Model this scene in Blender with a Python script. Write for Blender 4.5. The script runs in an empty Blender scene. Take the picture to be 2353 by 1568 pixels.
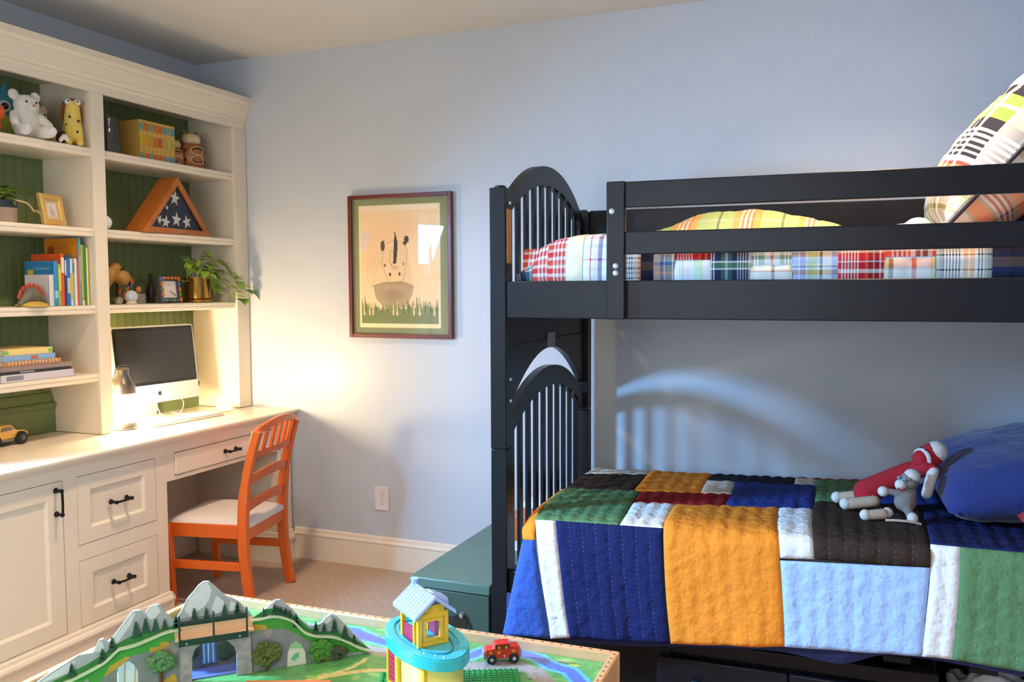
import bpy, bmesh, math, random
import numpy as np
from mathutils import Vector, Matrix, noise
from mathutils.geometry import tessellate_polygon
random.seed(7); np.random.seed(7)
SC = bpy.context.scene
C = SC.collection
R = math.radians
# ------------------------------------------------------------------ camera, world, lights, exposure
cd = bpy.data.cameras.new('camera'); cam = bpy.data.objects.new('camera', cd); C.objects.link(cam)
cd.sensor_width = 36.0; cd.lens = 1994.27 * 36.0 / 2353.0; cd.clip_start = 0.02
yaw, pitch, roll = R(21.993), R(-3.525), R(-0.256)
fw = Vector((-math.sin(yaw)*math.cos(pitch), math.cos(yaw)*math.cos(pitch), math.sin(pitch)))
rt = Vector((math.cos(yaw), math.sin(yaw), 0)); up = rt.cross(fw)
r2 = rt*math.cos(roll) + up*math.sin(roll); u2 = -rt*math.sin(roll) + up*math.cos(roll)
M4 = Matrix((r2, u2, -fw)).transposed().to_4x4(); M4.translation = Vector((3.1932, -3.5943, 1.3533))
cam.matrix_world = M4
SC.camera = cam
w = bpy.data.worlds.new('sky'); SC.world = w; w.use_nodes = True
bgn = w.node_tree.nodes['Background']; bgn.inputs[0].default_value = (0.62, 0.8, 1.0, 1); bgn.inputs[1].default_value = 1.6
def area(name, loc, rot, sx, sy, power, col):
    l = bpy.data.lights.new(name, 'AREA'); l.shape = 'RECTANGLE'; l.size = sx; l.size_y = sy
    l.energy = power; l.color = col
    o = bpy.data.objects.new(name, l); C.objects.link(o); o.location = loc; o.rotation_euler = rot
    return o
# daylight through the window of the left wall, and an added fill light behind the camera
wl = area('window_and_fill_light', (-0.12, -2.55, 1.70), (0, R(-60), 0), 0.50, 0.34, 95, (0.22, 0.54, 1.0)); wl.data.spread = R(102); wl.rotation_euler = Vector((.785, .366, -.5)).to_track_quat('-Z', 'Y').to_euler()   # sky light falls in downwards
area('window_and_fill_light', (2.1, -4.72, 1.5), (R(90), 0, 0), 1.9, 1.25, 22, (0.95, 0.97, 1.0))  # added room fill, set in the front wall opening behind the camera
LANTERN_STRENGTH = 205.0
CEILING_LAMP_STRENGTH = 420.0
SC.view_settings.view_transform = 'Standard'; SC.view_settings.look = 'None'
SC.view_settings.gamma = 1.0; SC.view_settings.use_curve_mapping = False
SC.view_settings.exposure = 0.52
# ------------------------------------------------------------------ colours and materials
def lin(c):
    if isinstance(c, str):
        c = c.lstrip('#'); c = [int(c[i:i+2], 16)/255 for i in (0, 2, 4)]
    return tuple(x/12.92 if x <= .04045 else ((x+.055)/1.055)**2.4 for x in c[:3])
MATS = {}
def M(name, col, rough=.5, metal=0.0, bump=None, var=None, spec=.5, coat=0, emit=0, alpha=None, sheen=0):
    if name in MATS: return MATS[name]
    m = bpy.data.materials.new(name); m.use_nodes = True; nt = m.node_tree; N = nt.nodes; L = nt.links
    b = N['Principled BSDF']; c = lin(col)
    b.inputs['Base Color'].default_value = (*c, 1); b.inputs['Roughness'].default_value = rough
    b.inputs['Metallic'].default_value = metal; b.inputs['Specular IOR Level'].default_value = spec
    b.inputs['Coat Weight'].default_value = coat; b.inputs['Coat Roughness'].default_value = .08
    b.inputs['Sheen Weight'].default_value = sheen
    if emit:
        b.inputs['Emission Color'].default_value = (*c, 1); b.inputs['Emission Strength'].default_value = emit
    tc = N.new('ShaderNodeTexCoord')
    if var:                                     # slight colour variation: (scale, amount)
        nz = N.new('ShaderNodeTexNoise'); nz.inputs['Scale'].default_value = var[0]; nz.inputs['Detail'].default_value = 4
        L.new(tc.outputs['Object'], nz.inputs['Vector'])
        mx = N.new('ShaderNodeMix'); mx.data_type = 'RGBA'; mx.blend_type = 'MULTIPLY'; mx.inputs[0].default_value = 1
        mr = N.new('ShaderNodeMapRange'); mr.inputs[1].default_value = .3; mr.inputs[2].default_value = .7
        mr.inputs[3].default_value = 1-var[1]; mr.inputs[4].default_value = 1+var[1]*.5
        L.new(nz.outputs['Fac'], mr.inputs[0]); L.new(mr.outputs[0], mx.inputs[7])
        mx.inputs[6].default_value = (*c, 1); L.new(mx.outputs[2], b.inputs['Base Color'])
    if bump:                                    # (scale, strength, distance)
        nz = N.new('ShaderNodeTexNoise'); nz.inputs['Scale'].default_value = bump[0]; nz.inputs['Detail'].default_value = 3
        L.new(tc.outputs['Object'], nz.inputs['Vector'])
        bp = N.new('ShaderNodeBump'); bp.inputs['Strength'].default_value = bump[1]
        bp.inputs['Distance'].default_value = bump[2] if len(bump) > 2 else .002
        L.new(nz.outputs['Fac'], bp.inputs['Height']); L.new(bp.outputs[0], b.inputs['Normal'])
    MATS[name] = m
    return m
def glassy(name, col=(1, 1, 1), gloss=.06):
    m = bpy.data.materials.new(name); m.use_nodes = True; nt = m.node_tree; N = nt.nodes; L = nt.links
    N.remove(N['Principled BSDF']); out = N['Material Output']
    t = N.new('ShaderNodeBsdfTransparent'); t.inputs[0].default_value = (*col, 1)
    g = N.new('ShaderNodeBsdfGlossy'); g.inputs['Roughness'].default_value = .02
    lw = N.new('ShaderNodeLayerWeight'); lw.inputs[0].default_value = .5
    fr = N.new('ShaderNodeMath'); fr.operation = 'POWER'; fr.inputs[1].default_value = 5; L.new(lw.outputs['Facing'], fr.inputs[0])
    ad = N.new('ShaderNodeMath'); ad.operation = 'ADD'; ad.inputs[1].default_value = gloss; ad.use_clamp = True
    mx = N.new('ShaderNodeMixShader')
    L.new(fr.outputs[0], ad.inputs[0]); L.new(ad.outputs[0], mx.inputs[0])
    L.new(t.outputs[0], mx.inputs[1]); L.new(g.outputs[0], mx.inputs[2]); L.new(mx.outputs[0], out.inputs[0])
    MATS[name] = m
    return m
def painted(name, rough=.6, coat=0, noise_amt=0, scale=60):
    """surface print: takes its colours from the mesh colour attribute"""
    m = bpy.data.materials.new(name); m.use_nodes = True; nt = m.node_tree; N = nt.nodes; L = nt.links
    b = N['Principled BSDF']; b.inputs['Roughness'].default_value = rough; b.inputs['Coat Weight'].default_value = coat
    a = N.new('ShaderNodeVertexColor'); a.layer_name = 'Col'; src = a.outputs[0]
    if noise_amt:
        tc = N.new('ShaderNodeTexCoord'); nz = N.new('ShaderNodeTexNoise'); nz.inputs['Scale'].default_value = scale; nz.inputs['Detail'].default_value = 5
        L.new(tc.outputs['Object'], nz.inputs['Vector'])
        mr = N.new('ShaderNodeMapRange'); mr.inputs[1].default_value = .3; mr.inputs[2].default_value = .7; mr.inputs[3].default_value = 1-noise_amt; mr.inputs[4].default_value = 1+noise_amt
        mx = N.new('ShaderNodeMix'); mx.data_type = 'RGBA'; mx.blend_type = 'MULTIPLY'; mx.inputs[0].default_value = 1
        L.new(nz.outputs['Fac'], mr.inputs[0]); L.new(src, mx.inputs[6]); L.new(mr.outputs[0], mx.inputs[7]); src = mx.outputs[2]
    L.new(src, b.inputs['Base Color'])
    MATS[name] = m
    return m
def plaid(name, us, vs, pu, pv, mix=.5):
    """madras check: warp colours (u) and weft colours (v), each a list of (position, colour)"""
    m = bpy.data.materials.new(name); m.use_nodes = True; nt = m.node_tree; N = nt.nodes; L = nt.links
    b = N['Principled BSDF']; b.inputs['Roughness'].default_value = .85; b.inputs['Specular IOR Level'].default_value = .2
    uv = N.new('ShaderNodeUVMap'); sp = N.new('ShaderNodeSeparateXYZ'); L.new(uv.outputs[0], sp.inputs[0])
    outs = []
    for k, (st, per) in enumerate(((us, pu), (vs, pv))):
        mu = N.new('ShaderNodeMath'); mu.operation = 'MULTIPLY'; mu.inputs[1].default_value = 1/per; L.new(sp.outputs[k], mu.inputs[0])
        fr = N.new('ShaderNodeMath'); fr.operation = 'FRACT'; L.new(mu.outputs[0], fr.inputs[0])
        cr = N.new('ShaderNodeValToRGB'); cr.color_ramp.interpolation = 'CONSTANT'; L.new(fr.outputs[0], cr.inputs[0])
        els = cr.color_ramp.elements
        for i, (p, c) in enumerate(st):
            e = els[i] if i < 2 else els.new(p)
            e.position = p; e.color = (*lin(c), 1)
        while len(els) > max(len(st), 1): els.remove(els[-1])
        outs.append(cr.outputs[0])
    mx = N.new('ShaderNodeMix'); mx.data_type = 'RGBA'; mx.inputs[0].default_value = mix
    L.new(outs[0], mx.inputs[6]); L.new(outs[1], mx.inputs[7]); L.new(mx.outputs[2], b.inputs['Base Color'])
    MATS[name] = m
    return m
# ------------------------------------------------------------------ mesh helpers
class MB:
    def __init__(s): s.bm = bmesh.new(); s.mi = 0
    def _f(s, vs):
        try: f = s.bm.faces.new(vs); f.material_index = s.mi; return f
        except ValueError: return None
    def hexa(s, p):                             # 8 corners: bottom ring then top ring
        v = [s.bm.verts.new(q) for q in p]
        for a in ((3, 2, 1, 0), (4, 5, 6, 7), (0, 1, 5, 4), (1, 2, 6, 5), (2, 3, 7, 6), (3, 0, 4, 7)): s._f([v[i] for i in a])
        return s
    def box(s, x0, y0, z0, x1, y1, z1):
        return s.hexa([(x0, y0, z0), (x1, y0, z0), (x1, y1, z0), (x0, y1, z0), (x0, y0, z1), (x1, y0, z1), (x1, y1, z1), (x0, y1, z1)])
    def obox(s, c, size, rot=(0, 0, 0)):
        from mathutils import Euler
        m = Euler(rot).to_matrix(); c = Vector(c); a, b, d = (t/2 for t in size)
        return s.hexa([c + m @ Vector(q) for q in ((-a, -b, -d), (a, -b, -d), (a, b, -d), (-a, b, -d), (-a, -b, d), (a, -b, d), (a, b, d), (-a, b, d))])
    def prism(s, pts, fn, t0, t1, holes=()):    # outline in 2-D, fn(a, b, t) gives the 3-D point
        loops = [list(pts)] + [list(h) for h in holes]
        tri = tessellate_polygon([[Vector((a, b, 0)) for a, b in lp] for lp in loops])
        flat = [q for lp in loops for q in lp]
        f0 = [s.bm.verts.new(fn(a, b, t0)) for a, b in flat]; f1 = [s.bm.verts.new(fn(a, b, t1)) for a, b in flat]
        for t in tri:
            s._f([f0[i] for i in t]); s._f([f1[i] for i in reversed(t)])
        k = 0
        for lp in loops:
            n = len(lp)
            for i in range(n):
                j = (i+1) % n; s._f([f0[k+i], f0[k+j], f1[k+j], f1[k+i]])
            k += n
        return s
    def lathe(s, prof, n=24, c=(0, 0, 0), axis='z', cap=True):
        c = Vector(c); rings = []
        for r, h in prof:
            ring = []
            for i in range(n):
                a = 2*math.pi*i/n; p = (r*math.cos(a), r*math.sin(a), h)
                if axis == 'x': p = (p[2], p[0], p[1])
                elif axis == 'y': p = (p[1], p[2], p[0])
                ring.append(s.bm.verts.new(c + Vector(p)))
            rings.append(ring)
        for a, b in zip(rings, rings[1:]):
            for i in range(n): s._f([a[i], a[(i+1) % n], b[(i+1) % n], b[i]])
        if cap:
            s._f(list(reversed(rings[0]))); s._f(rings[-1])
        return s
    def tube(s, pts, r, n=8, cap=True):
        P = [Vector(p) for p in pts]; rr = r if isinstance(r, (list, tuple)) else [r]*len(P)
        rings = []; nrm = None
        for i, p in enumerate(P):
            t = (P[min(i+1, len(P)-1)] - P[max(i-1, 0)]).normalized()
            if nrm is None: nrm = t.orthogonal().normalized()
            nrm = (nrm - t*nrm.dot(t)).normalized(); bn = t.cross(nrm)
            rings.append([s.bm.verts.new(p + (nrm*math.cos(2*math.pi*k/n) + bn*math.sin(2*math.pi*k/n))*rr[i]) for k in range(n)])
        for a, b in zip(rings, rings[1:]):
            for i in range(n): s._f([a[i], a[(i+1) % n], b[(i+1) % n], b[i]])
        if cap: s._f(list(reversed(rings[0]))); s._f(rings[-1])
        return s
    def bar(s, pts, side, w, d):                # rectangular section swept along a path; w along 'side', d across
        P = [Vector(p) for p in pts]; side = Vector(side).normalized(); rings = []
        for i, p in enumerate(P):
            t = (P[min(i+1, len(P)-1)] - P[max(i-1, 0)]).normalized(); o = t.cross(side).normalized()
            ww = w[i] if isinstance(w, (list, tuple)) else w; dd = d[i] if isinstance(d, (list, tuple)) else d
            rings.append([s.bm.verts.new(p + side*a*ww/2 + o*b*dd/2) for a, b in ((-1, -1), (1, -1), (1, 1), (-1, 1))])
        for a, b in zip(rings, rings[1:]):
            for i in range(4): s._f([a[i], a[(i+1) % 4], b[(i+1) % 4], b[i]])
        s._f(list(reversed(rings[0]))); s._f(rings[-1])
        return s
    def ball(s, c, r, n=14, rot=None):
        if not isinstance(r, (tuple, list)): r = (r, r, r)
        m = Matrix.Identity(4)
        if rot:
            from mathutils import Euler
            m = Euler(rot).to_matrix().to_4x4()
        mm = Matrix.Translation(Vector(c)) @ m @ Matrix.Diagonal((*r, 1))
        k = len(s.bm.faces)
        res = bmesh.ops.create_uvsphere(s.bm, u_segments=n, v_segments=max(6, n//2+1), radius=1, matrix=mm)
        if s.mi:
            for v in res['verts']:
                for f in v.link_faces: f.material_index = s.mi
        return s
    def cap(s, a, b, r0, r1=None, n=12):        # tapered limb with round ends
        a, b = Vector(a), Vector(b); r1 = r0 if r1 is None else r1; d = b-a; pts = []; rr = []
        for t in (-1, -.85, -.5): pts.append(a + d.normalized()*r0*t); rr.append(r0*math.sqrt(max(.0004, 1-t*t)))
        for t in (0, .25, .5, .75, 1): pts.append(a + d*t); rr.append(r0+(r1-r0)*t)
        for t in (.5, .85, 1): pts.append(b + d.normalized()*r1*t); rr.append(r1*math.sqrt(max(.0004, 1-t*t)))
        return s.tube(pts, rr, n)
    def build(s, name, mats, parent=None, smooth=True, bevel=0, seg=2, loc=None, rot=None, recalc=True, ang=.7):
        if recalc: bmesh.ops.recalc_face_normals(s.bm, faces=s.bm.faces)
        me = bpy.data.meshes.new(name); s.bm.to_mesh(me); s.bm.free()
        for m in (mats if isinstance(mats, (list, tuple)) else [mats]): me.materials.append(m)
        if smooth:
            me.polygons.foreach_set('use_smooth', [True]*len(me.polygons)); me.set_sharp_from_angle(angle=ang)
        o = bpy.data.objects.new(name, me); C.objects.link(o)
        if parent: o.parent = parent
        if loc is not None: o.location = loc
        if rot is not None: o.rotation_euler = rot
        if bevel:
            b = o.modifiers.new('bevel', 'BEVEL'); b.width = bevel; b.segments = seg; b.limit_method = 'ANGLE'; b.angle_limit = .6
        return o
def tag(o, label, cat, group=None, kind=None):
    o['label'] = label; o['category'] = cat
    if group: o['group'] = group
    if kind: o['kind'] = kind
    return o
def thing(name, label, cat, loc=(0, 0, 0), rz=0, group=None, rot=None):
    o = bpy.data.objects.new(name, None); C.objects.link(o); o.location = loc
    o.rotation_euler = rot if rot else (0, 0, rz); o.empty_display_size = .05
    return tag(o, label, cat, group)
def structure(o): o['kind'] = 'structure'; return o
def boxp(name, b, mat, parent=None, bevel=0, **k): return MB().box(*b).build(name, mat, parent, bevel=bevel, smooth=bool(bevel), **k)
def blob(name, fn, mat, parent=None, voxel=.004, sm=4, loc=None, rot=None):
    """plush shapes: several rounded masses fused into one continuous skin"""
    m = MB(); fn(m); o = m.build(name, mat, parent, loc=loc, rot=rot)
    r = o.modifiers.new('fuse', 'REMESH'); r.mode = 'VOXEL'; r.voxel_size = voxel; r.use_smooth_shade = True
    s = o.modifiers.new('soften', 'SMOOTH'); s.iterations = sm; s.factor = .5
    return o
def spline(pts, n=6):
    P = [Vector(p) for p in pts]; out = []
    for i in range(len(P)-1):
        p0, p1, p2, p3 = P[max(i-1, 0)], P[i], P[i+1], P[min(i+2, len(P)-1)]
        for k in range(n):
            t = k/n; out.append(.5*((2*p1)+(p2-p0)*t+(2*p0-5*p1+4*p2-p3)*t*t+(3*p1-p0-3*p2+p3)*t**3))
    return out + [P[-1]]
class Paint:
    """flat print on a fine grid: colours are set per vertex by drawing shapes"""
    def __init__(s, w, h, nx, ny, base):
        s.w, s.h, s.nx, s.ny = w, h, nx, ny
        x = np.linspace(0, w, nx+1); y = np.linspace(0, h, ny+1)
        s.X, s.Y = (a.ravel() for a in np.meshgrid(x, y)); s.c = np.tile(np.array(lin(base)), (len(s.X), 1))
    def put(s, mask, col, a=1.0):
        m = (mask.astype(float)*a)[:, None]; s.c = s.c*(1-m) + np.array(lin(col))*m; return s
    def ell(s, cx, cy, rx, ry, col, a=1, soft=0):
        d = ((s.X-cx)/rx)**2 + ((s.Y-cy)/ry)**2
        return s.put(np.clip((1-d)/soft, 0, 1) if soft else d < 1, col, a)
    def poly(s, pts, col, a=1):
        ins = np.zeros(len(s.X), bool); n = len(pts)
        for i in range(n):
            (x0, y0), (x1, y1) = pts[i], pts[(i+1) % n]
            if y0 == y1: continue
            ins ^= ((s.Y >= min(y0, y1)) & (s.Y < max(y0, y1)) & (s.X < (x1-x0)*(s.Y-y0)/(y1-y0)+x0))
        return s.put(ins, col, a)
    def stroke(s, pts, wd, col, a=1):
        d = np.full(len(s.X), 9.0)
        for (x0, y0), (x1, y1) in zip(pts, pts[1:]):
            dx, dy = x1-x0, y1-y0; L = dx*dx+dy*dy+1e-12
            t = np.clip(((s.X-x0)*dx+(s.Y-y0)*dy)/L, 0, 1); d = np.minimum(d, np.hypot(s.X-x0-t*dx, s.Y-y0-t*dy))
        return s.put(d < wd/2, col, a)
    def build(s, name, mat, fn, parent=None):
        nx, ny = s.nx, s.ny
        vs = [fn(x, y) for x, y in zip(s.X.tolist(), s.Y.tolist())]
        fs = [(j*(nx+1)+i, j*(nx+1)+i+1, (j+1)*(nx+1)+i+1, (j+1)*(nx+1)+i) for j in range(ny) for i in range(nx)]
        me = bpy.data.meshes.new(name); me.from_pydata(vs, [], fs)
        at = me.color_attributes.new('Col', 'FLOAT_COLOR', 'POINT')
        at.data.foreach_set('color', np.hstack([s.c, np.ones((len(s.c), 1))]).ravel().astype(np.float32))
        me.materials.append(mat); o = bpy.data.objects.new(name, me); C.objects.link(o)
        if parent: o.parent = parent
        return o
def copy_tree(o, parent=None):
    c = o.copy(); C.objects.link(c); c.parent = parent
    for ch in list(o.children): copy_tree(ch, c)
    return c
# common materials
WALL = M('wall_paint_blue', '#c3c9d2', .36, bump=(130, .16, .004), spec=.42)
CEIL = M('ceiling_paint', '#d3d2d0', .8, bump=(90, .15, .003))
TRIM = M('trim_paint', '#ede1cd', .35)
CAB = M('cabinet_paint_cream', '#eee0c8', .33, spec=.45)
CABW = M('cabinet_top_cream', '#f0e3cc', .28)
GREEN = M('beadboard_green', '#6e7e4e', .5)
BLACK = M('bed_paint_black', '#16171c', .36, var=(9, .15), bump=(60, .05, .001), spec=.28)
METAL = M('dark_bronze', '#2c2a2b', .35, .85)
STEEL = M('bright_steel', '#d8d8d8', .25, .7)
CARPET = M('carpet_beige', '#d9b492', .95, bump=(420, .9, .008), var=(60, .22), sheen=.3)
ORANGE = M('chair_orange_lacquer', '#e2661c', .3, spec=.55)
WHITEFAB = M('seat_fabric_white', '#e4dcd4', .8, bump=(300, .2, .001))
GLASS = glassy('clear_glass', (.97, .98, .97), .03)
DARK = M('near_black', '#141414', .4)
# ------------------------------------------------------------------ room
RX, FY, H = 4.45, -4.62, 2.5
structure(boxp('floor', (-.12, FY-.12, -.1, RX+.12, .12, 0), CARPET))
structure(boxp('ceiling', (-.12, FY-.12, H, RX+.12, .12, H+.1), CEIL))
structure(boxp('wall_back', (-.12, 0, 0, RX+.12, .12, H), WALL))
structure(boxp('wall_right', (RX, FY, 0, RX+.12, 0, H), WALL))
WY0, WY1, WZ0, WZ1 = -3.11, -2.33, .88, 2.0
m = MB()
m.box(-.12, FY, 0, 0, WY0, H); m.box(-.12, WY1, 0, 0, 0, H); m.box(-.12, WY0, 0, 0, WY1, WZ0); m.box(-.12, WY0, WZ1, 0, WY1, H)
structure(m.build('wall_left', WALL, smooth=False))
FX0, FX1, FZ0, FZ1 = 1.1, 3.1, .85, 2.15
m = MB()
m.box(-.12, FY-.12, 0, FX0, FY, H); m.box(FX1, FY-.12, 0, RX+.12, FY, H); m.box(FX0, FY-.12, 0, FX1, FY, FZ0); m.box(FX0, FY-.12, FZ1, FX1, FY, H)
structure(m.build('wall_front', WALL, smooth=False))
def window(nm, plane, a0, a1, z0, z1, inward, mull):
    """white sash window: frame, casing, mullions, glass panes"""
    f = (lambda a, d, z: (d*inward, a, z)) if plane == 'x' else (lambda a, d, z: (a, FY + d*inward, z))
    def bb(mb, a, d, z, A, D, Z):
        p, q = f(a, d, z), f(A, D, Z)
        mb.box(*(min(i, j) for i, j in zip(p, q)), *(max(i, j) for i, j in zip(p, q)))
    m = MB(); t = .035
    for (a, A, z, Z) in ((a0, a0+t, z0, z1), (a1-t, a1, z0, z1), (a0, a1, z0, z0+t), (a0, a1, z1-t, z1)): bb(m, a, -.09, z, A, -.02, Z)
    root = structure(m.build(nm, TRIM, bevel=.003))
    m = MB(); c = .07
    for (a, A, z, Z) in ((a0-c, a0, z0, z1), (a1, a1+c, z0, z1), (a0-c, a1+c, z1, z1+c), (a0-c-.02, a1+c+.02, z0-.03, z0)): bb(m, a, 0, z, A, .018 if z != z0-.03 else .05, Z)
    m.build('casing', TRIM, root, bevel=.004)
    m = MB(); zm = (z0+z1)/2
    bb(m, a0+t, -.07, zm-.02, a1-t, -.035, zm+.02)
    for k in range(1, mull): am = a0+(a1-a0)*k/mull; bb(m, am-.012, -.066, z0+t, am+.012, -.04, z1-t)
    m.build('mullion', TRIM, root)
    for k in range(mull):
        for (za, zb) in ((z0+t, zm-.02), (zm+.02, z1-t)):
            w_ = (a1-a0-2*t)/mull; m = MB(); bb(m, a0+t+w_*k, -.056, za, a0+t+w_*(k+1), -.052, zb); m.build('pane', GLASS, root, smooth=False)
    return root
window('window_1', 'x', WY0, WY1, WZ0, WZ1, 1, 2)
window('fill_window', 'y', FX0, FX1, FZ0, FZ1, 1, 3)  # unseen window added in the front wall to house the fill light
def baseboard(nm, x0, y0, x1, y1, n):           # runs along a wall; n = room-side normal
    d = Vector((x1-x0, y1-y0, 0)); L = d.length; d.normalize(); n = Vector(n)
    prof = [(0, 0), (.015, 0), (.015, .118), (.018, .122), (.018, .128), (.012, .136), (.010, .150), (.005, .155), (0, .155)]
    m = MB(); m.prism(prof, lambda a, b, t: Vector((x0, y0, 0)) + d*t + n*a + Vector((0, 0, b)), 0, L)
    return structure(m.build(nm, TRIM, ang=.5))
baseboard('baseboard_back', .56, 0, RX, 0, (0, -1, 0))
baseboard('baseboard_right', RX, FY, RX, 0, (-1, 0, 0))
baseboard('baseboard_left', 0, FY, 0, -1.9, (1, 0, 0))
baseboard('baseboard_front', 0, FY, RX, FY, (0, 1, 0))
# four small cylinder downlights on the ceiling (just out of the picture)
for i, (x, y, wh) in enumerate(((1.2, -1.25, 'near the bookcase'), (3.26, -.95, 'above the bunk bed'), (1.2, -3.3, 'by the left window'), (3.26, -3.3, 'behind the play table'))):
    t = thing('downlight', 'white cylinder downlight on the ceiling ' + wh, 'ceiling light', (x, y, H-.0005), 0, 'downlights on the ceiling')
    MB().lathe([(.082, 0), (.082, -.10), (.076, -.10), (.076, -.03)], 28, cap=False).build('housing', CEIL, t)
    MB().lathe([(.001, -.034), (.074, -.034), (.074, -.030), (.001, -.030)], 28, cap=False).build('lamp', M('lamp_glow_%d' % (i == 1), '#ffdfbe', .4, emit=CEILING_LAMP_STRENGTH*(.9 if i == 1 else 1)), t)
# ------------------------------------------------------------------ built-in bookcase
BY = -1.86
t = thing('bookcase', 'tall cream built-in bookcase with green beadboard back along the left wall', 'bookcase', (0, 0, .755))
z_ = lambda z: z-.755
def bk(name, b, mat=CAB, bevel=.002): return boxp(name, (b[0], b[1], z_(b[2]), b[3], b[4], z_(b[5])), mat, t, bevel)
for (a, b) in ((-.092, -.004), (-.944, -.886), (BY, -1.74)): bk('side_panel', (.012, a, .757, .286, b, 2.2))
bk('top_panel', (.012, BY, 2.2, .286, -.004, 2.225))
for (a, b) in ((-.094, -.003), (-.946, -.884), (BY, -1.738)): bk('stile', (.286, a, .757, .305, b, 2.148))
bk('top_rail', (.286, BY, 2.148, .305, -.003, 2.225))
prof = [(.2, 2.18), (.308, 2.18), (.312, 2.186), (.312, 2.198), (.318, 2.205), (.321, 2.222), (.329, 2.24), (.332, 2.252), (.337, 2.255), (.337, 2.262), (.341, 2.268), (.345, 2.276), (.345, 2.302), (.2, 2.302)]
MB().prism(prof, lambda a, b, q: (a, q, z_(b)), BY-.02, -.002).build('crown_moulding', CAB, t, ang=.45)
bk('cap_board', (.012, BY, 2.29, .26, -.004, 2.3), CAB, 0)
SHZ = {'r': (1.923, 1.601, 1.288), 'l': (1.923, 1.601, 1.288, 1.009)}
for side, (a, b) in (('r', (-.886, -.092)), ('l', (-1.74, -.944))):
    for z in SHZ[side]:
        pr = [(.032, z-.034), (.286, z-.034), (.291, z-.031), (.293, z-.02), (.290, z-.0165), (.295, z-.013), (.296, z-.005), (.292, z), (.032, z)]
        MB().prism(pr, lambda p, q, s: (p, s, z_(q)), a+.001, b-.001).build('shelf', CABW, t, ang=.5)
    n = 18; wd = (b-a)/n; first = None
    for k in range(n):
        if first is None:
            h = z_(2.2); pr = [(.012, -wd/2), (.021, -wd/2), (.0225, -wd/2+.002), (.0225, -wd/2+.0035), (.0205, -wd/2+.0045), (.0225, -wd/2+.006), (.0235, wd/2-.003), (.021, wd/2-.0005), (.012, wd/2-.0005)]
            first = MB().prism(pr, lambda p, q, s: (p, q, s), .0, h).build('beadboard_plank', GREEN, t, ang=.4); o = first
        else: o = first.copy(); C.objects.link(o)
        o.location = (0, a+wd*(k+.5), 0)
    pr = [(.0235, .0), (.045, .0), (.045, .098), (.052, .108), (.055, .118), (.05, .126), (.040, .130), (.036, .15), (.030, .165), (.0235, .17)]
    MB().prism(pr, lambda p, q, s: (p, s, q), a+.001, b-.001).build('back_plinth', GREEN, t, ang=.5)
# ------------------------------------------------------------------ worktop, base cabinet, desk
m = MB(); pr = [(.005, .724), (.566, .724), (.570, .730), (.578, .733), (.585, .737), (.590, .743), (.591, .75), (.586, .7545), (.005, .7545)]
m.prism(pr, lambda a, b, q: (a, q, b), BY-.02, -.003)
tag(m.build('worktop', CABW, ang=.5), 'long cream worktop running under the bookcase to the back wall', 'worktop')
def pull(parent, c, length, vertical=False):     # dark bar pull on two feet, standing out along +x
    m = MB(); h = length/2
    ax = (lambda s, d: (c[0]+d, c[1], c[2]+s)) if vertical else (lambda s, d: (c[0]+d, c[1]+s, c[2]))
    m.tube(spline([ax(-h-.006, .024), ax(-h, .030), ax(-h*.4, .032), ax(h*.4, .032), ax(h, .030), ax(h+.006, .024)], 4), [.0035]*4+[.0045]*13+[.0035]*4, 8)
    for s in (-1, 1):
        m.tube([ax(s*h, 0), ax(s*h, .004), ax(s*h, .012), ax(s*h, .032)], [.011, .010, .005, .0075], 10)
    return m.build('handle', METAL, parent)
def inset_front(name, parent, y0, y1, z0, z1, fr, frz, x=.55, handle=None):
    """flat-panel front: frame around a recessed panel, small bead inside"""
    m = MB(); d = .018
    for b in ((y0, y0+fr, z0, z1), (y1-fr, y1, z0, z1), (y0+fr, y1-fr, z0, z0+frz), (y0+fr, y1-fr, z1-frz, z1)): m.box(x-d, b[0], b[2], x, b[1], b[3])
    o = m.build(name, CAB, parent, bevel=.0012)
    m = MB(); yi0, yi1, zi0, zi1 = y0+fr, y1-fr, z0+frz, z1-frz; s = .009
    for p in ([(x-.001, yi0, zi0), (x-.001, yi1, zi0), (x-s, yi1-s, zi0+s), (x-s, yi0+s, zi0+s)], [(x-.001, yi1, zi0), (x-.001, yi1, zi1), (x-s, yi1-s, zi1-s), (x-s, yi1-s, zi0+s)],
              [(x-.001, yi1, zi1), (x-.001, yi0, zi1), (x-s, yi0+s, zi1-s), (x-s, yi1-s, zi1-s)], [(x-.001, yi0, zi1), (x-.001, yi0, zi0), (x-s, yi0+s, zi0+s), (x-s, yi0+s, zi1-s)]):
        m._f([m.bm.verts.new(q) for q in p])
    m._f([m.bm.verts.new(q) for q in ((x-s, yi0+s, zi0+s), (x-s, yi1-s, zi0+s), (x-s, yi1-s, zi1-s), (x-s, yi0+s, zi1-s))])
    m.build('panel', CAB, o, smooth=False)
    if handle: pull(o, *handle)
    return o
t = thing('base_cabinet', 'cream base cabinet with one door and two deep drawers beneath the worktop', 'cabinet', (0, 0, 0))
m = MB(); m.box(.01, BY, .0, .528, -.862, .722); m.build('carcass', CAB, t, smooth=False)
boxp('end_panel', (.01, -.866, .0, .53, -.853, .7225), CAB, t)
OP = [(-1.80, -1.352, .109, .672), (-1.293, -.912, .414, .671), (-1.293, -.912, .107, .357)]
m = MB()
for b in ((BY, -1.80, 0, .723), (-1.352, -1.293, 0, .723), (-.912, -.853, 0, .723), (-1.80, -1.352, .672, .723), (-1.80, -1.352, 0, .109), (-1.293, -.912, .671, .723), (-1.293, -.912, .357, .414), (-1.293, -.912, 0, .107)):
    m.box(.529, b[0], b[2], .55, b[1], b[3])
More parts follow.
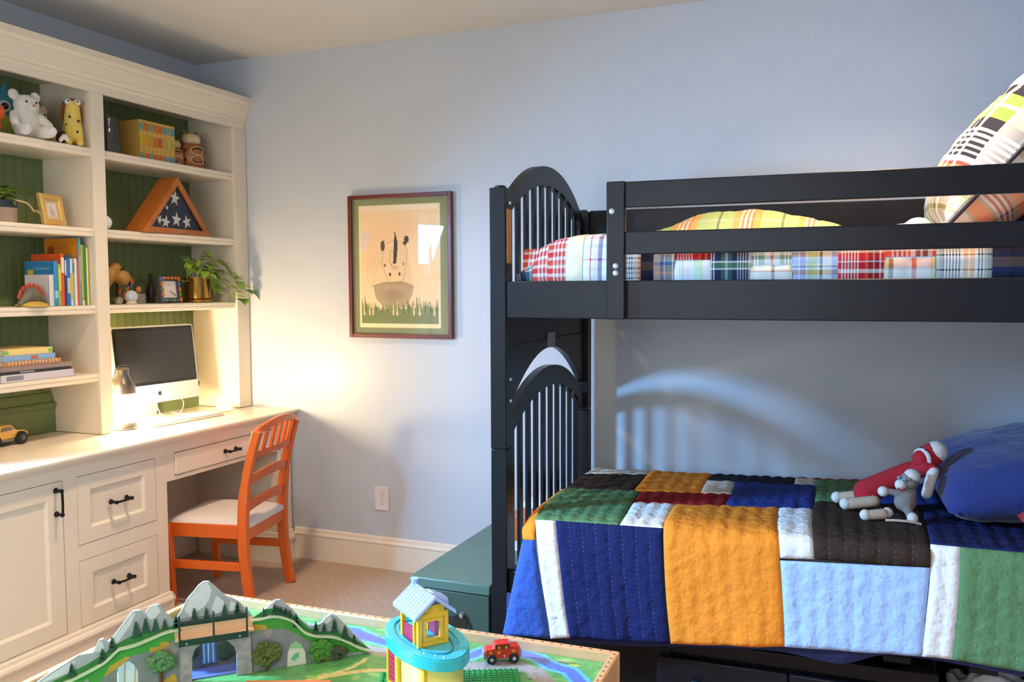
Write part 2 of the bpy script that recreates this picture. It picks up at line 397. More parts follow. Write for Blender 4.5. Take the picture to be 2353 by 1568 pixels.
m.build('face_frame', CAB, t, smooth=False)
g = .0022
inset_front('door', t, OP[0][0]+g, OP[0][1]-g, OP[0][2]+g, OP[0][3]-g, .062, .06, handle=((.55, -1.381, .598), .085, True))
for o_ in OP[1:]: inset_front('drawer', t, o_[0]+g, o_[1]-g, o_[2]+g, o_[3]-g, .058, .055, handle=((.55, (o_[0]+o_[1])/2, (o_[2]+o_[3])/2+.002), .075))
pr = [(.55, 0), (.562, 0), (.562, .058), (.568, .064), (.57, .074), (.566, .084), (.559, .089), (.556, .1), (.55, .103)]
m = MB(); m.prism(pr, lambda a, b, q: (a, q, b), BY, -.853); m.prism([(a-.55, b) for a, b in pr], lambda a, b, q: (q, -.853+a, b), .3, .562)
m.build('base_moulding', CAB, t, ang=.5)
t = thing('desk', 'cream kneehole desk section with a pencil drawer between cabinet and back wall', 'desk', (0, 0, 0))
m = MB()
for b in ((-.852, -.808, .56, .723), (-.14, -.1, .56, .723), (-.808, -.14, .56, .577), (-.808, -.14, .674, .723)): m.box(.53, b[0], b[2], .55, b[1], b[3])
m.build('apron', CAB, t, smooth=False)
o = boxp('drawer', (.2, -.805, .580, .556, -.143, .671), CAB, t, .004); pull(o, (.556, -.47, .627), .07)
boxp('back_panel', (.008, -.852, 0, .02, -.1, .722), CAB, t)
boxp('leg_panel', (.02, -.1, 0, .53, -.016, .7225), CAB, t)
m = MB(); m.box(.53, -.112, 0, .55, -.016, .7225); m.build('pilaster', CAB, t, bevel=.003)
MB().lathe([(.003, 0), (.003, .01), (.009, .014), (.011, .02), (.008, .026), (.001, .028)], 12, (.55, -.062, .645), 'x').build('knob', METAL, t)
m = MB(); m.prism([(a*1.0, b*1.45) for a, b in pr], lambda a, b, q: (a, q, b), -.115, -.018); m.prism([(a-.55, b*1.45) for a, b in pr], lambda a, b, q: (q, -.112-a, b), .05, .563)
m.build('base_moulding', CAB, t, ang=.5)
# ------------------------------------------------------------------ lantern, computer and desk things
WT = .7551
def RGB(n, h, **k): return M(n, h, **k)
t = thing('lantern', 'lit dark metal camping lantern standing on the worktop before the computer', 'lantern', (.262, -.79, WT))
MB().lathe([(.052, 0), (.056, .004), (.056, .012), (.05, .022), (.046, .03), (.040, .032)], 28).build('base', M('lantern_metal', '#6f6a66', .32, .75), t)
MB().lathe([(.036, .032), (.046, .037), (.048, .05), (.048, .135), (.044, .15), (.036, .157)], 28).build('globe', M('lantern_glow', '#ffe4b8', .5, emit=LANTERN_STRENGTH), t)
MB().lathe([(.05, .152), (.052, .158), (.05, .19), (.046, .2), (.032, .222), (.028, .235), (.028, .255), (.022, .262), (.008, .267)], 28).build('cap', MATS['lantern_metal'], t)
MB().tube(spline([(0, -.05, .16), (0, -.058, .2), (0, -.03, .262), (0, 0, .272), (0, .03, .262), (0, .058, .2), (0, .05, .16)], 5), .0018, 6).build('bail', MATS['lantern_metal'], t)
ALU = M('aluminium', '#d4d2ce', .38, .35)
t = thing('computer', 'slim silver desktop computer with black screen on the worktop', 'computer', (.152, -.503, WT), R(-3))
tilt = R(-6); W2 = .237
def mon(a, z, d): return Vector((d + math.sin(tilt)*z, a, math.cos(tilt)*z))   # a along the screen, z up, d depth (front = +)
def rrect(w_, z0, z1, r, n=5):
    pts = []
    for cx, cz, a0 in ((w_-r, z0+r, -90), (w_-r, z1-r, 0), (-w_+r, z1-r, 90), (-w_+r, z0+r, 180)):
        for k in range(n+1): a = R(a0+90*k/n); pts.append((cx+r*math.cos(a), cz+r*math.sin(a)))
    return pts
MB().prism(rrect(W2, .078, .432, .014), lambda a, b, q: mon(a, b, q), .02, .052).build('case', ALU, t, ang=.5)
s = MB().prism(rrect(W2-.006, .162, .426, .009), lambda a, b, q: mon(a, b, q), .050, .0535).build('screen', M('screen_black', '#0b0b0c', .12, spec=.5), t, smooth=False)
MB().prism(rrect(W2-.022, .176, .412, .001), lambda a, b, q: mon(a, b, q), .0530, .0538).build('display', M('screen_off', '#1b1b1d', .16), t, smooth=False)
def ap(a, b): return (a*.0105-.002, .119+b*.0105)
apple = [ap(math.cos(q)*(1 if not -.5 < q < .5 else .78)*(1.0-.12*max(0, math.sin(q))**6), math.sin(q)*1.02 - (.16*math.exp(-((q-math.pi/2)/.3)**2)) + (.14*math.exp(-((q+math.pi/2)/.3)**2))) for q in [math.pi*2*k/30-math.pi for k in range(30)]]
m = MB(); m.prism(apple, lambda a, b, q: mon(a, b, q), .0518, .0528)
m.prism([ap(.05, 1.15), ap(.42, 1.3), ap(.5, 1.8), ap(.15, 1.6)], lambda a, b, q: mon(a, b, q), .0518, .0528)
m.build('emblem', M('emblem_dark', '#2b2723', .4), t, smooth=False)
m = MB(); m.box(-.088, -.095, 0, .065, .095, .006); m.build('stand_foot', ALU, t, bevel=.002)
m = MB(); m.bar([(-.082, 0, .0075), (-.065, 0, .1), (-.018, 0, .2)], (0, 1, 0), .17, .006); m.build('stand_neck', ALU, t)
tag(MB().tube(spline([(.214, -.555, WT+.075), (.226, -.55, WT+.04), (.238, -.54, WT+.012), (.25, -.53, WT+.004), (.262, -.522, WT+.004)], 6), .0022, 6).build('keyboard_cable', M('cable_white', '#eeeae2', .5)), 'thin white cable hanging from the computer down to the keyboard', 'cable')
tag(MB().tube(spline([(.150, -.335, WT+.085), (.165, -.33, WT+.045), (.16, -.35, WT+.004), (.15, -.38, WT+.01), (.165, -.405, WT+.016), (.18, -.37, WT+.003), (.22, -.3, WT+.003), (.258, -.24, WT+.006)], 6), .0018, 6).build('mouse_cable', MATS['cable_white']), 'white looped cable behind the computer leading to the mouse', 'cable')
t = thing('keyboard', 'white computer keyboard lying in front of the screen', 'keyboard', (.325, -.52, WT), R(-3))
boxp('tray', (-.057, -.215, 0, .057, .215, .009), M('keyboard_white', '#efeae0', .4), t, .003)
key = None; rows = [(-.043, 1), (-.024, 1), (-.006, 1), (.012, 1), (.030, 1), (.045, 0)]
for rx, _ in rows:
    for k in range(20):
        if rx == .045 and 3 < k < 9: continue
        if key is None: key = boxp('key', (-.0072, -.0085, 0, .0072, .0085, .006), M('key_white', '#e4ded2', .45), t, .002); o = key
        else: o = key.copy(); C.objects.link(o)
        o.location = (rx, -.199+k*.0209, .009)
t = thing('mouse', 'white computer mouse at the right end of the keyboard', 'mouse', (.315, -.215, WT))
MB().ball((0, 0, .017), (.052, .03, .0165), 20).build('shell', MATS['keyboard_white'], t)
# ------------------------------------------------------------------ contents of the shelves
S1, S2, S3, S4 = 1.9236, 1.6016, 1.2886, 1.0096
PLW = M('plush_white', '#efe6da', .95, bump=(260, .8, .004), sheen=.5)
PLC = M('plush_cream', '#ecd9b0', .95, bump=(260, .8, .004), sheen=.5)
EYE = M('eye_black', '#17120f', .25)
def bear(name, label, loc, rz, mat, s=1.0, tilt=0, pads=None):
    t = thing(name, label, 'stuffed toy', loc, rz, 'stuffed toys on the top shelf')
    def f(m):
        m.ball((0, 0, .064*s), (.045*s, .05*s, .06*s)); m.ball((.008*s, 0, .125*s), (.042*s, .046*s, .040*s))
        for q in (-1, 1):
            m.ball((-.004*s, q*.040*s, .162*s), (.012*s, .020*s, .021*s))
            m.cap((.01*s, q*.045*s, .085*s), (.045*s, q*.062*s, .055*s), .018*s, .016*s)
            m.cap((.02*s, q*.030*s, .027*s), (.085*s, q*.045*s, .025*s), .023*s, .021*s)
        m.ball((.044*s, 0, .115*s), (.02*s, .022*s, .017*s))
    blob('body', f, mat, t, .0042*s)
    for q in (-1, 1): MB().ball((.046*s, q*.018*s, .133*s), .0042*s, 8).build('eye', EYE, t)
    MB().ball((.064*s, 0, .118*s), (.005*s, .007*s, .005*s), 8).build('nose', pads or M('nose_pink', '#c9857b', .6), t)
    for q in (-1, 1): MB().ball((.1045*s, q*.046*s, .027*s), (.004*s, .014*s, .016*s), 10).build('foot_pad', M('pad_grey', '#d8d4d6', .9), t)
    return t
bear('teddy_bear', 'white plush bear with round ears slumped on the top left shelf', (.228, -1.182, S1), R(-12), PLW, 1.02)
bear('teddy_bear', 'cream plush bear leaning behind the white bear', (.135, -1.064, S1), R(-10), PLC, .9)
# yellow spotted dog
t = thing('plush_dog', 'tall yellow spotted plush dog with bulging eyes sitting by the stile', 'stuffed toy', (.25, -.990, S1), R(-34), 'stuffed toys on the top shelf')
YEL = M('plush_yellow', '#ecca62', .9, bump=(200, .5, .003)); BRN = M('plush_brown', '#9a5a28', .9)
def f(m):
    m.cap((0, 0, .05), (.005, 0, .10), .040, .032); m.cap((.006, 0, .11), (.018, 0, .155), .032, .026)
    for q in (-1, 1):
        m.cap((.022, q*.019, .075), (.028, q*.021, .014), .014, .014); m.ball((.040, q*.021, .011), (.02, .015, .011))
blob('body', f, YEL, t, .0042)
MB().ball((-.012, 0, .158), (.03, .036, .036)).build('hood', BRN, t)
for q in (-1, 1):
    e = MB().ball((.026, q*.017, .172), (.012, .013, .013), 12).build('eye', M('eye_white', '#e8e4e0', .3), t); MB().ball((.036, q*.0165, .174), .004, 8).build('pupil', EYE, e)
    MB().ball((-.014, q*.034, .13), (.014, .007, .03), 10).build('ear', BRN, t)
for p in ((.037, -.014, .112), (.038, .017, .098), (.037, .012, .055), (.029, -.024, .08)): MB().ball(p, (.004, .005, .0055), 8).build('spot', M('spot_dark', '#3a2a1a', .8), t)
# shaggy little brown animal between bear and dog
t = thing('plush_puppy', 'small brown and white shaggy plush animal squeezed between bears and yellow dog', 'stuffed toy', (.268, -1.062, S1), R(-20), 'stuffed toys on the top shelf')
blob('body', lambda m: (m.ball((0, 0, .024), (.026, .018, .023)), m.ball((.012, .0, .036), (.016, .015, .014))), M('plush_dark_brown', '#3c2820', .95, bump=(150, 1, .006)), t)
blob('tail', lambda m: [m.ball((.028+.008*math.sin(a), -.012+.022*a/2.4, .0095+.018*math.sin(a*1.2)), .0085) for a in (0, .4, .8, 1.2, 1.6, 2.0, 2.4)], M('plush_tail_white', '#e9dccb', .95), t)
# teal fish with big eye, orange and white fish in front
t = thing('plush_fish', 'dark teal plush shark with a big round eye at the back of the top shelf', 'stuffed toy', (.085, -1.172, S1), R(-35), 'stuffed toys on the top shelf')
TEAL = M('plush_teal', '#3c8490', .9)
blob('body', lambda m: (m.ball((0, 0, .10), (.03, .065, .09)), m.cap((-.01, .0, .16), (-.015, .02, .235), .032, .007)), TEAL, t, .005)
e = MB().ball((.03, .01, .135), (.010, .024, .024), 16).build('eye', M('eye_ring_white', '#c8c8d4', .3), t); MB().ball((.039, .012, .135), (.004, .013, .013), 12).build('pupil', EYE, e)
blob('belly', lambda m: m.ball((.014, .0, .06), (.03, .06, .052)), M('plush_lime', '#c7cf62', .9), t, .005)
t = thing('plush_fish', 'orange and white striped plush fish at the left edge of the top shelf', 'stuffed toy', (.20, -1.335, S1), R(-25), 'stuffed toys on the top shelf')
ORP = M('plush_orange', '#e0602a', .9)
blob('body', lambda m: (m.ball((0, 0, .055), (.035, .05, .052)), m.ball((.0, .052, .085), (.012, .022, .03)), m.ball((-.0, .03, .035), (.02, .03, .03))), ORP, t, .004)
MB().ball((.016, .022, .06), (.03, .014, .042), 12).build('stripe', M('plush_stripe', '#d8d4d8', .9), t)
t = thing('plush_bat', 'black plush animal with pricked ears behind the bears', 'stuffed toy', (.062, -1.085, S1), R(-20), 'stuffed toys on the top shelf')
BLP = M('plush_black', '#1c1b20', .9)
blob('body', lambda m: (m.ball((0, 0, .072), (.036, .036, .07)), m.ball((.005, 0, .15), (.03, .034, .034))), BLP, t, .005)
for q in (-1, 1): MB().tube([(0, q*.02, .165), (0, q*.03, .19), (0, q*.036, .213)], [.016, .010, .001], 8).build('ear', BLP, t)
# right bay, top shelf: jar, slim matching books, two pierced ceramic owls
t = thing('glass_jar', 'dark tall glass jar left of the yellow books', 'jar', (.165, -.735, S1))
JAR = glassy('jar_glass', (.45, .52, .55), .1)
MB().lathe([(.045, .003), (.05, .008), (.05, .13), (.047, .145), (.047, .165), (.044, .165), (.044, .145), (.046, .13), (.046, .010), (.01, .008)], 28, cap=False).build('glass', JAR, t)
MB().lathe([(.0445, .012), (.0445, .055), (.02, .07), (.001, .072)], 20).build('contents', M('jar_contents', '#5f6468', .8), t)
BKY = M('book_yellow', '#d9ae52', .6); PAGE = M('book_pages', '#e6dac0', .9)
def book(label, c, th, dep, h, cover, pages=PAGE, lean=0, group=None, lie=False, spine_marks=(), rz=0, inset=.004, name='book'):
    """standing book: spine faces +x; c = spine base point (x, y, z); th along y"""
    t = thing(name, label, 'book', c, rz, group, rot=(lean, 0, rz))
    b = .0018
    m = MB(); m.box(-dep, 0, 0, 0, b, h); m.box(-dep, th-b, 0, 0, th, h)
    n = 5; pr = [(0, 0)] + [(.003*math.sin(math.pi*k/n), th*k/n) for k in range(1, n)] + [(0, th), (-.002, th), (-.002, 0)]
    m.prism(pr, lambda p, q, s: (p, q, s), 0, h)
    m.build('cover', cover, t, ang=.5)
    boxp('pages', (-dep+inset, b, inset, -.002, th-b, h-inset), pages, t)
    for (z0, z1, mt) in spine_marks: boxp('spine_label', (.0005, th*.14, z0, .0036, th*.86, z1), mt, t)
    return t
ycol = [('#6f9c92', '#d8b81e'), ('#dd6a28', '#e0a020'), ('#79a488', '#c0a21c'), ('#e06a1c', '#d4742a'), ('#dd6420', '#cf5a24'), ('#6c98a0', '#c2a850'), ('#7aa3a4', '#cbb457'), ('#6c98a0', '#c8ac4c')]
pos = ['leftmost of the row beside the dark jar', 'second from the dark jar', 'third from the dark jar', 'fourth from the dark jar', 'fifth from the dark jar', 'third from the owls', 'second from the owls', 'rightmost of the row against the small owl']
cn = ['teal', 'orange', 'green-teal', 'orange', 'orange', 'teal', 'teal', 'teal']
for k in range(8):
    a, b = M('spine_'+ycol[k][0], ycol[k][0], .6), M('spine_'+ycol[k][1], ycol[k][1], .6)
    book('slim yellow book with %s spine bands, %s' % (cn[k], pos[k]), (.215, -.608+k*.0268, S1), .0262, .15, .18, BKY, group='matching yellow books on the top right shelf',
         spine_marks=((.006, .036, a), (.070, .112, b), (.135, .168, a)))
def owl(label, loc, s, rz):
    t = thing('ceramic_owl', label, 'figurine', loc, rz, 'pierced ceramic owls')
    TC = M('terracotta_glaze', '#b0693c', .35, var=(40, .3)); CR = M('owl_cream', '#dcc79a', .5, var=(60, .2))
    MB().lathe([(.038*s, 0), (.05*s, .012*s), (.057*s, .05*s), (.054*s, .085*s), (.043*s, .112*s), (.028*s, .122*s)], 24).build('body', TC, t)
    MB().lathe([(.030*s, .118*s), (.041*s, .128*s), (.043*s, .142*s), (.034*s, .158*s), (.012*s, .166*s), (.001*s, .167*s)], 24).build('head', CR, t)
    for q in (-1, 1):
        MB().tube([(0, q*.022*s, .155*s), (0, q*.03*s, .168*s), (0, q*.034*s, .18*s)], [.011*s, .007*s, .001*s], 8).build('ear_tuft', TC, t)
    for zz in (.045, .085):
        rr = .0555 if zz == .045 else .053
        m = MB(); pts = [(.024*math.cos(a), .011*math.sin(a)*(1+.55*abs(math.cos(a)))) for a in [2*math.pi*k/20 for k in range(20)]]
        m.prism(pts, lambda p, q, d: ((math.sqrt(max(0, rr**2-p*p))+d)*s, p*s, (zz+q)*s), -.003, .0012); m.build('opening', M('hole_dark', '#1a0f0a', .8), t)
        MB().tube([((math.sqrt(rr**2-(.03*math.cos(a))**2)+.001)*s, .03*math.cos(a)*s, (zz+.018*math.sin(a))*s) for a in [2*math.pi*k/20 for k in range(21)]], .0022*s, 6).build('rim', CR, t)
        for q in (-1, 1): MB().ball((rr*math.cos(1.0)*s, q*rr*math.sin(1.0)*s, zz*s), (.004*s, .004*s, .007*s), 8).build('side_opening', MATS['hole_dark'], t)
    return t
owl('smaller brown pierced ceramic owl right beside the yellow books', (.16, -.345, S1), .80, R(-15))
owl('larger brown pierced ceramic owl with cream head at the shelf end', (.165, -.235, S1), 1.08, R(-15))
# plants
LEAFP = [(0, 0), (.25, .42), (.55, .5), (.8, .28), (1.08, 0), (.8, -.28), (.55, -.5), (.25, -.42)]
leaf_mesh = {}
def leaf(parent, base, direction, size, mat, droop=.25, name='leaf'):
    key = (mat.name, round(droop, 1))
    if key not in leaf_mesh:
        m = MB(); c = [m.bm.verts.new((x, 0, -droop*x*x)) for x in (0, .4, .75, 1.08)]
        for q in (-1, 1):
            e = [m.bm.verts.new((x, q*y, -droop*x*x + .10*y*2)) for x, y in ((.2, .36), (.5, .42), (.82, .24))]
            for fs in ((c[0], c[1], e[0]), (e[0], c[1], e[1]), (c[1], c[2], e[1]), (e[1], c[2], e[2]), (c[2], c[3], e[2])): m._f(fs)
        o = m.build(name, mat, parent, recalc=False); leaf_mesh[key] = o.data
    else:
        o = bpy.data.objects.new(name, leaf_mesh[key]); C.objects.link(o); o.parent = parent
    d = Vector(direction).normalized(); q = d.to_track_quat('X', 'Z'); o.rotation_mode = 'QUATERNION'; o.rotation_quaternion = q; o.location = base; o.scale = (size,)*3
    return o
LF1 = M('leaf_green', '#8fae3c', .45); LF2 = M('leaf_dark', '#57793a', .45); VINE = M('vine_green', '#8a9a4a', .6)
t = thing('potted_pothos', 'trailing pothos in a shiny brass pot at the shelf end', 'plant', (.197, -.250, S3))
BRASS = M('brass_pot', '#b98a3e', .22, .9)
pot = MB().lathe([(.063, 0), (.07, .004), (.068, .012), (.056, .016), (.060, .02), (.064, .118), (.066, .122), (.061, .122), (.058, .03), (.002, .028)], 28, cap=False).build('pot', BRASS, t)
MB().lathe([(.059, .105), (.03, .112), (.001, .113)], 20).build('soil', M('soil', '#2c211a', .95), t)
vines = [[(0, 0, .11), (.03, .03, .19), (.06, .08, .20), (.10, .12, .15), (.125, .15, .07)], [(0, .02, .11), (.06, .07, .16), (.115, .14, .11), (.13, .19, .06), (.132, .225, .045)],
         [(0, -.01, .11), (.03, -.05, .2), (.04, -.10, .18), (.04, -.115, .1)], [(0, 0, .11), (.02, .01, .22), (.03, .04, .25)], [(0, 0, .11), (.06, -.01, .15), (.085, .02, .1), (.09, .04, .05)],
         [(0, 0, .11), (-.02, -.05, .21), (.0, -.08, .22)], [(.03, .06, .15), (.1, .1, .08), (.118, .12, .02), (.13, .18, .012)]]
for vn in vines:
    P = spline(vn, 5); MB().tube(P, .0016, 5).build('vine', VINE, t)
    for k in range(3, len(P), 2):
        a = random.uniform(-1.2, 1.2); p = P[k]
        if p.y > .085 and p.x < .085: continue
        leaf(t, p, (math.cos(a)*.8+.3, math.sin(a)+.25*(1 if p.y > 0 else -1), random.uniform(-.55, .35)), random.uniform(.042, .062), LF1 if random.random() < .7 else LF2, random.choice((.2, .5)))
for (p, d, s) in (((.05, .03, .12), (.7, .1, -.7), .075), ((.07, .045, .1), (.6, .45, -.75), .07), ((.02, 0, .2), (.6, .2, .3), .075), ((.03, .04, .17), (.9, .4, -.3), .08), ((.0, -.03, .2), (.4, -.8, .2), .06), ((.02, -.07, .19), (.5, -.6, -.5), .06), ((.05, .1, .19), (.5, .7, -.3), .07)):
    leaf(t, p, d, s, LF1, .5)
t = thing('potted_ivy', 'small leafy plant in a tan pot with dark rim on the left shelf', 'plant', (.175, -1.255, S2))
MB().lathe([(.045, 0), (.05, .004), (.052, .055), (.053, .06)], 24).build('pot', M('pot_tan', '#a8937c', .5, var=(30, .15)), t)
MB().lathe([(.053, .06), (.054, .064), (.054, .088), (.05, .09), (.02, .088), (.001, .087)], 24).build('rim', M('pot_rim_dark', '#2c3036', .3), t)
for k in range(26):
    a = random.uniform(0, 6.28); rr_ = random.uniform(.0, .030); z0 = random.uniform(.095, .135)
    leaf(t, (rr_*math.cos(a), rr_*math.sin(a), z0), (math.cos(a), math.sin(a), random.uniform(-.1, .8)), random.uniform(.035, .055), LF1 if k % 3 else LF2, .5)
MB().tube(spline([(.04, .02, .09), (.06, .06, .08), (.06, .09, .05)], 5), .004, 6).build('dry_stem', M('dry_leaf', '#c2ac7c', .8), t); leaf(t, (.06, .085, .058), (.1, .8, -.3), .04, MATS['dry_leaf'], .2)
# small gold frame
def photo_frame(name, label, cat, loc, rz, w_, h, bw, mats, lean, picfn, mat2=None):
    t = thing(name, label, cat, loc, rz, rot=(0, lean, rz))
    for a, b in ((0, h),):
        m = MB()
        prof = [(0, -.012), (0, .0), (bw*.25, .007), (bw*.5, .004), (bw*.75, .006), (bw, .0), (bw, -.012)]
        cor = [(-w_/2, 0), (w_/2, 0), (w_/2, h), (-w_/2, h)]; sg = [(1, 1), (-1, 1), (-1, -1), (1, -1)]
        rings = [[m.bm.verts.new((d, c_[0]+s_[0]*o_, c_[1]+s_[1]*o_)) for o_, d in prof] for c_, s_ in zip(cor, sg)]
        for k in range(4):
            A, B = rings[k], rings[(k+1) % 4]
            for i in range(len(prof)-1): m._f([A[i], A[i+1], B[i+1], B[i]])
        m.build('frame', mats, t, ang=.3)
    boxp('backing', (-.012, -w_/2+.002, .002, -.010, w_/2-.002, h-.002), M('card_brown', '#7a6a50', .9), t)
    MB().bar([(-.012, 0, h*.7), (-.05, 0, .016)], (0, 1, 0), .03, .003).build('easel_leg', MATS['card_brown'], t)
    picfn(t, w_-2*bw, h-2*bw, bw)
    return t
GOLD = M('gold_frame', '#dcb564', .35, .3)
def pic(t, w_, h, bw):
    p = Paint(w_, h, 30, 30, '#dcc79c'); i = .012; p.poly([(i, i), (w_-i, i), (w_-i, h-i), (i, h-i)], '#e9ddd2'); p.ell(w_*.45, h*.42, .008, .017, '#b9b2ae'); p.ell(w_*.62, h*.36, .008, .014, '#cdbfb8'); p.ell(w_*.45, h*.66, .006, .006, '#c8bcb0')
    p.build('picture', painted('photo_print', .4), lambda a, b: (-.004, a-w_/2, b+bw), t)
photo_frame('photo_frame', 'small gold-framed picture leaning on the left shelf next to the plant', 'picture frame', (.225, -1.063, S2+.003), R(12), .125, .128, .026, GOLD, R(-10), pic)
# triangular flag case
t = thing('flag_case', 'triangular wooden case holding a folded blue flag with white stars', 'flag case', (.285, -.455, S2+.001), R(6), )
OAK = M('case_wood', '#b5661f', .4, var=(14, .25), coat=.15)
Wt, Ht, Dp = .245, .262, .10; ba = math.atan2(Ht, Wt)
def tri(i):                                     # inset triangle
    k = i/math.sin(ba); top = Ht-i/math.cos(ba); return [(-Wt+i/math.tan(ba/2), i), (Wt-i/math.tan(ba/2), i), (0, top)]
MB().prism(tri(0), lambda a, b, q: (q, a, b), -.012, .0, holes=[tri(.026)]).build('front_frame', OAK, t, bevel=.002)
MB().prism(tri(.002), lambda a, b, q: (q, a, b), -Dp, -.0125, holes=[tri(.014)]).build('case', OAK, t)
MB().prism(tri(.004), lambda a, b, q: (q, a, b), -Dp-.004, -Dp).build('back_board', OAK, t, smooth=False)
NAVY = M('flag_navy', '#34384e', .9, bump=(220, .3, .001)); STAR = M('flag_white', '#e2ddd2', .9)
fl = MB().prism(tri(.02), lambda a, b, q: (q, a, b), -.06, -.017).build('flag', NAVY, t, smooth=False)
def star(cx, cz, r, rot, keep=None):
    pts = [(cx+(r if k % 2 == 0 else r*.42)*math.sin(rot+math.pi*k/5), cz+(r if k % 2 == 0 else r*.42)*math.cos(rot+math.pi*k/5)) for k in range(10)]
    if keep: pts = [(max(a, keep[0]), max(b, keep[1])) for a, b in pts]
    MB().prism(pts, lambda a, b, q: (q, a, b), -.0172, -.0162).build('star', STAR, fl, smooth=False)
star(-.005, .165, .036, .15); star(.003, .068, .036, .1); star(.077, .062, .034, -.25); star(-.072, .052, .032, .2, (-.2, .03)); star(-.115, .06, .024, .5, (-.125, .03)); star(-.062, .118, .012, .3)
boxp('name_plate', (-.001, -.022, .008, .0012, .022, .019), M('plate_brass', '#b08a58', .35, .6), t)
boxp('pane', (-.0145, -.001, .04, -.0142, .001, .05), GLASS, t) if False else MB().prism(tri(.022), lambda a, b, q: (q, a, b), -.0150, -.0140).build('pane', glassy('case_glass', (.97, .98, .98), 0), t, smooth=False)
tag(MB().ball((.255, -.852, S2+.03), .03, 20).build('white_ball', M('ball_white', '#e8e8ea', .4)), 'white ball partly hidden by the stile left of the flag case', 'ball')
# third shelf, right bay: lion carving, coloured lattice, tumbler, globes, beaded photo frame
t = thing('wooden_lion', 'carved wooden lion with dark mane at the left of the third shelf', 'figurine', (.14, -.76, S3), R(10))
WD = M('carved_wood', '#b8873c', .5, var=(30, .2)); WDK = M('mane_wood', '#5a3322', .7, bump=(90, 1, .006))
blob('body', lambda m: (m.cap((0, -.01, .034), (0, 0, .07), .03, .024), m.ball((.01, 0, .125), (.032, .036, .036)), m.ball((.03, .035, .15), (.03, .03, .034)), m.ball((.05, .058, .115), (.036, .032, .034)), m.cap((0, .0, .09), (.02, .02, .13), .03, .03)), WD, t, .004)
blob('mane', lambda m: [m.ball((-.008+.01*math.sin(k*2.1), -.01+.036*math.cos(k*1.05), .165+.035*math.sin(k*1.05)), .02) for k in range(6)], WDK, t, .004)
for q in ((.06, .05, .155), (.068, .025, .15)): MB().ball(q, .004, 8).build('eye', EYE, t)
t = thing('lattice_basket', 'small stand woven from blue, green and orange leaves behind the glass balls', 'ornament', (.13, -.63, S3), R(10))
cols = [M('leaf_'+c, c, .7) for c in ('#4a6ba0', '#c9702c', '#7c8a3c', '#d2702f')]
for k in range(12):
    a = (k % 4-1.5)*.026; zz = .026+(k//4)*.034 + (k % 2)*.008
    MB().ball((.004*(k % 2), a, zz), (.006, .012, .022), 8, rot=((.35 if k % 2 else -.35), 0, 0)).build('woven_leaf', cols[(k*5+k//4) % 4], t)
MB().tube([(-.01, -.045, .0), (-.01, -.045, .105), (-.01, .045, .105), (-.01, .045, 0)], .004, 6).build('stand', MATS['mane_wood'], t)
t = thing('glass_ball', 'clear glass ball on a pale foot at the front of the third shelf', 'glass ball', (.255, -.72, S3))
MB().lathe([(.022, 0), (.024, .006), (.016, .014)], 20).build('foot', M('foot_cream', '#ddd0b4', .5), t)
MB().ball((0, 0, .034), .027, 24).build('globe', M('globe_glass', '#c4ccd0', .06, spec=.9, coat=1), t)
t = thing('glass_ball', 'smaller silvery glass ball lying left of the clear ball', 'glass ball', (.24, -.775, S3))
MB().ball((0, 0, .017), .017, 20).build('globe', M('globe_silver', '#b8b0a0', .05, .8), t)
t = thing('snow_globe', 'snow globe with an orange figure on a grey base beside the photo frame', 'snow globe', (.17, -.59, S3))
MB().lathe([(.026, 0), (.028, .004), (.026, .04), (.022, .044)], 22).build('base', M('globe_base_grey', '#8f867e', .5), t)
MB().ball((0, 0, .068), .03, 24).build('globe', glassy('snow_globe_glass', (.93, .95, .95), .05), t)
MB().ball((0, -.004, .062), (.011, .012, .016), 12).build('figure', M('figure_orange', '#d98a2c', .6), t)
def pic(t, w_, h, bw):
    p = Paint(w_, h, 40, 40, '#ece3d8'); p.stroke([(.02, h*.82), (w_-.02, h*.82)], .003, '#b9b4b0'); p.stroke([(.025, h*.76), (w_-.03, h*.76)], .002, '#c9c4c0')
    for k in range(5): p.ell(w_*.56+.008*k, h*.36-.004*k, .0035, .006, '#a8522a' if k % 2 else '#8a6a3a')
    p.build('picture', MATS['photo_print'], lambda a, b: (-.004, a-w_/2, b+bw), t)
t = photo_frame('photo_frame', 'photo frame with a multicoloured leaf border beside the brass pot', 'picture frame', (.235, -.465, S3+.003), R(6), .145, .122, .022, M('frame_dark', '#3a3a44', .6), R(-6), pic)
k = 0
for a in (-.062, .062):
    for zz in (.012, .036, .060, .084, .108): MB().ball((.008, a, zz), (.005, .009, .012), 8).build('border_leaf', cols[k % 4], t); k += 1
for a in (-.04, -.014, .014, .04):
    for zz in (.010, .112): MB().ball((.008, a, zz), (.005, .012, .007), 8).build('border_leaf', cols[k % 4], t); k += 1
tag(MB().tube([(.07, -.42, S3), (.07, -.42, S3+.05), (.07, -.42, S3+.09), (.07, -.42, S3+.14)], [.018, .02, .008, .007], 14).build('bottle', M('bottle_dark', '#241c18', .3)), 'small dark bottle behind the leaf-bordered frame', 'bottle')
tag(MB().tube([(.06, -.545, S3), (.06, -.545, S3+.06), (.06, -.545, S3+.10), (.06, -.545, S3+.13)], [.016, .02, .012, .005], 14).build('vase', M('vase_brown', '#6a3a24', .5)), 'small brown vase at the back behind the snow globe', 'vase')
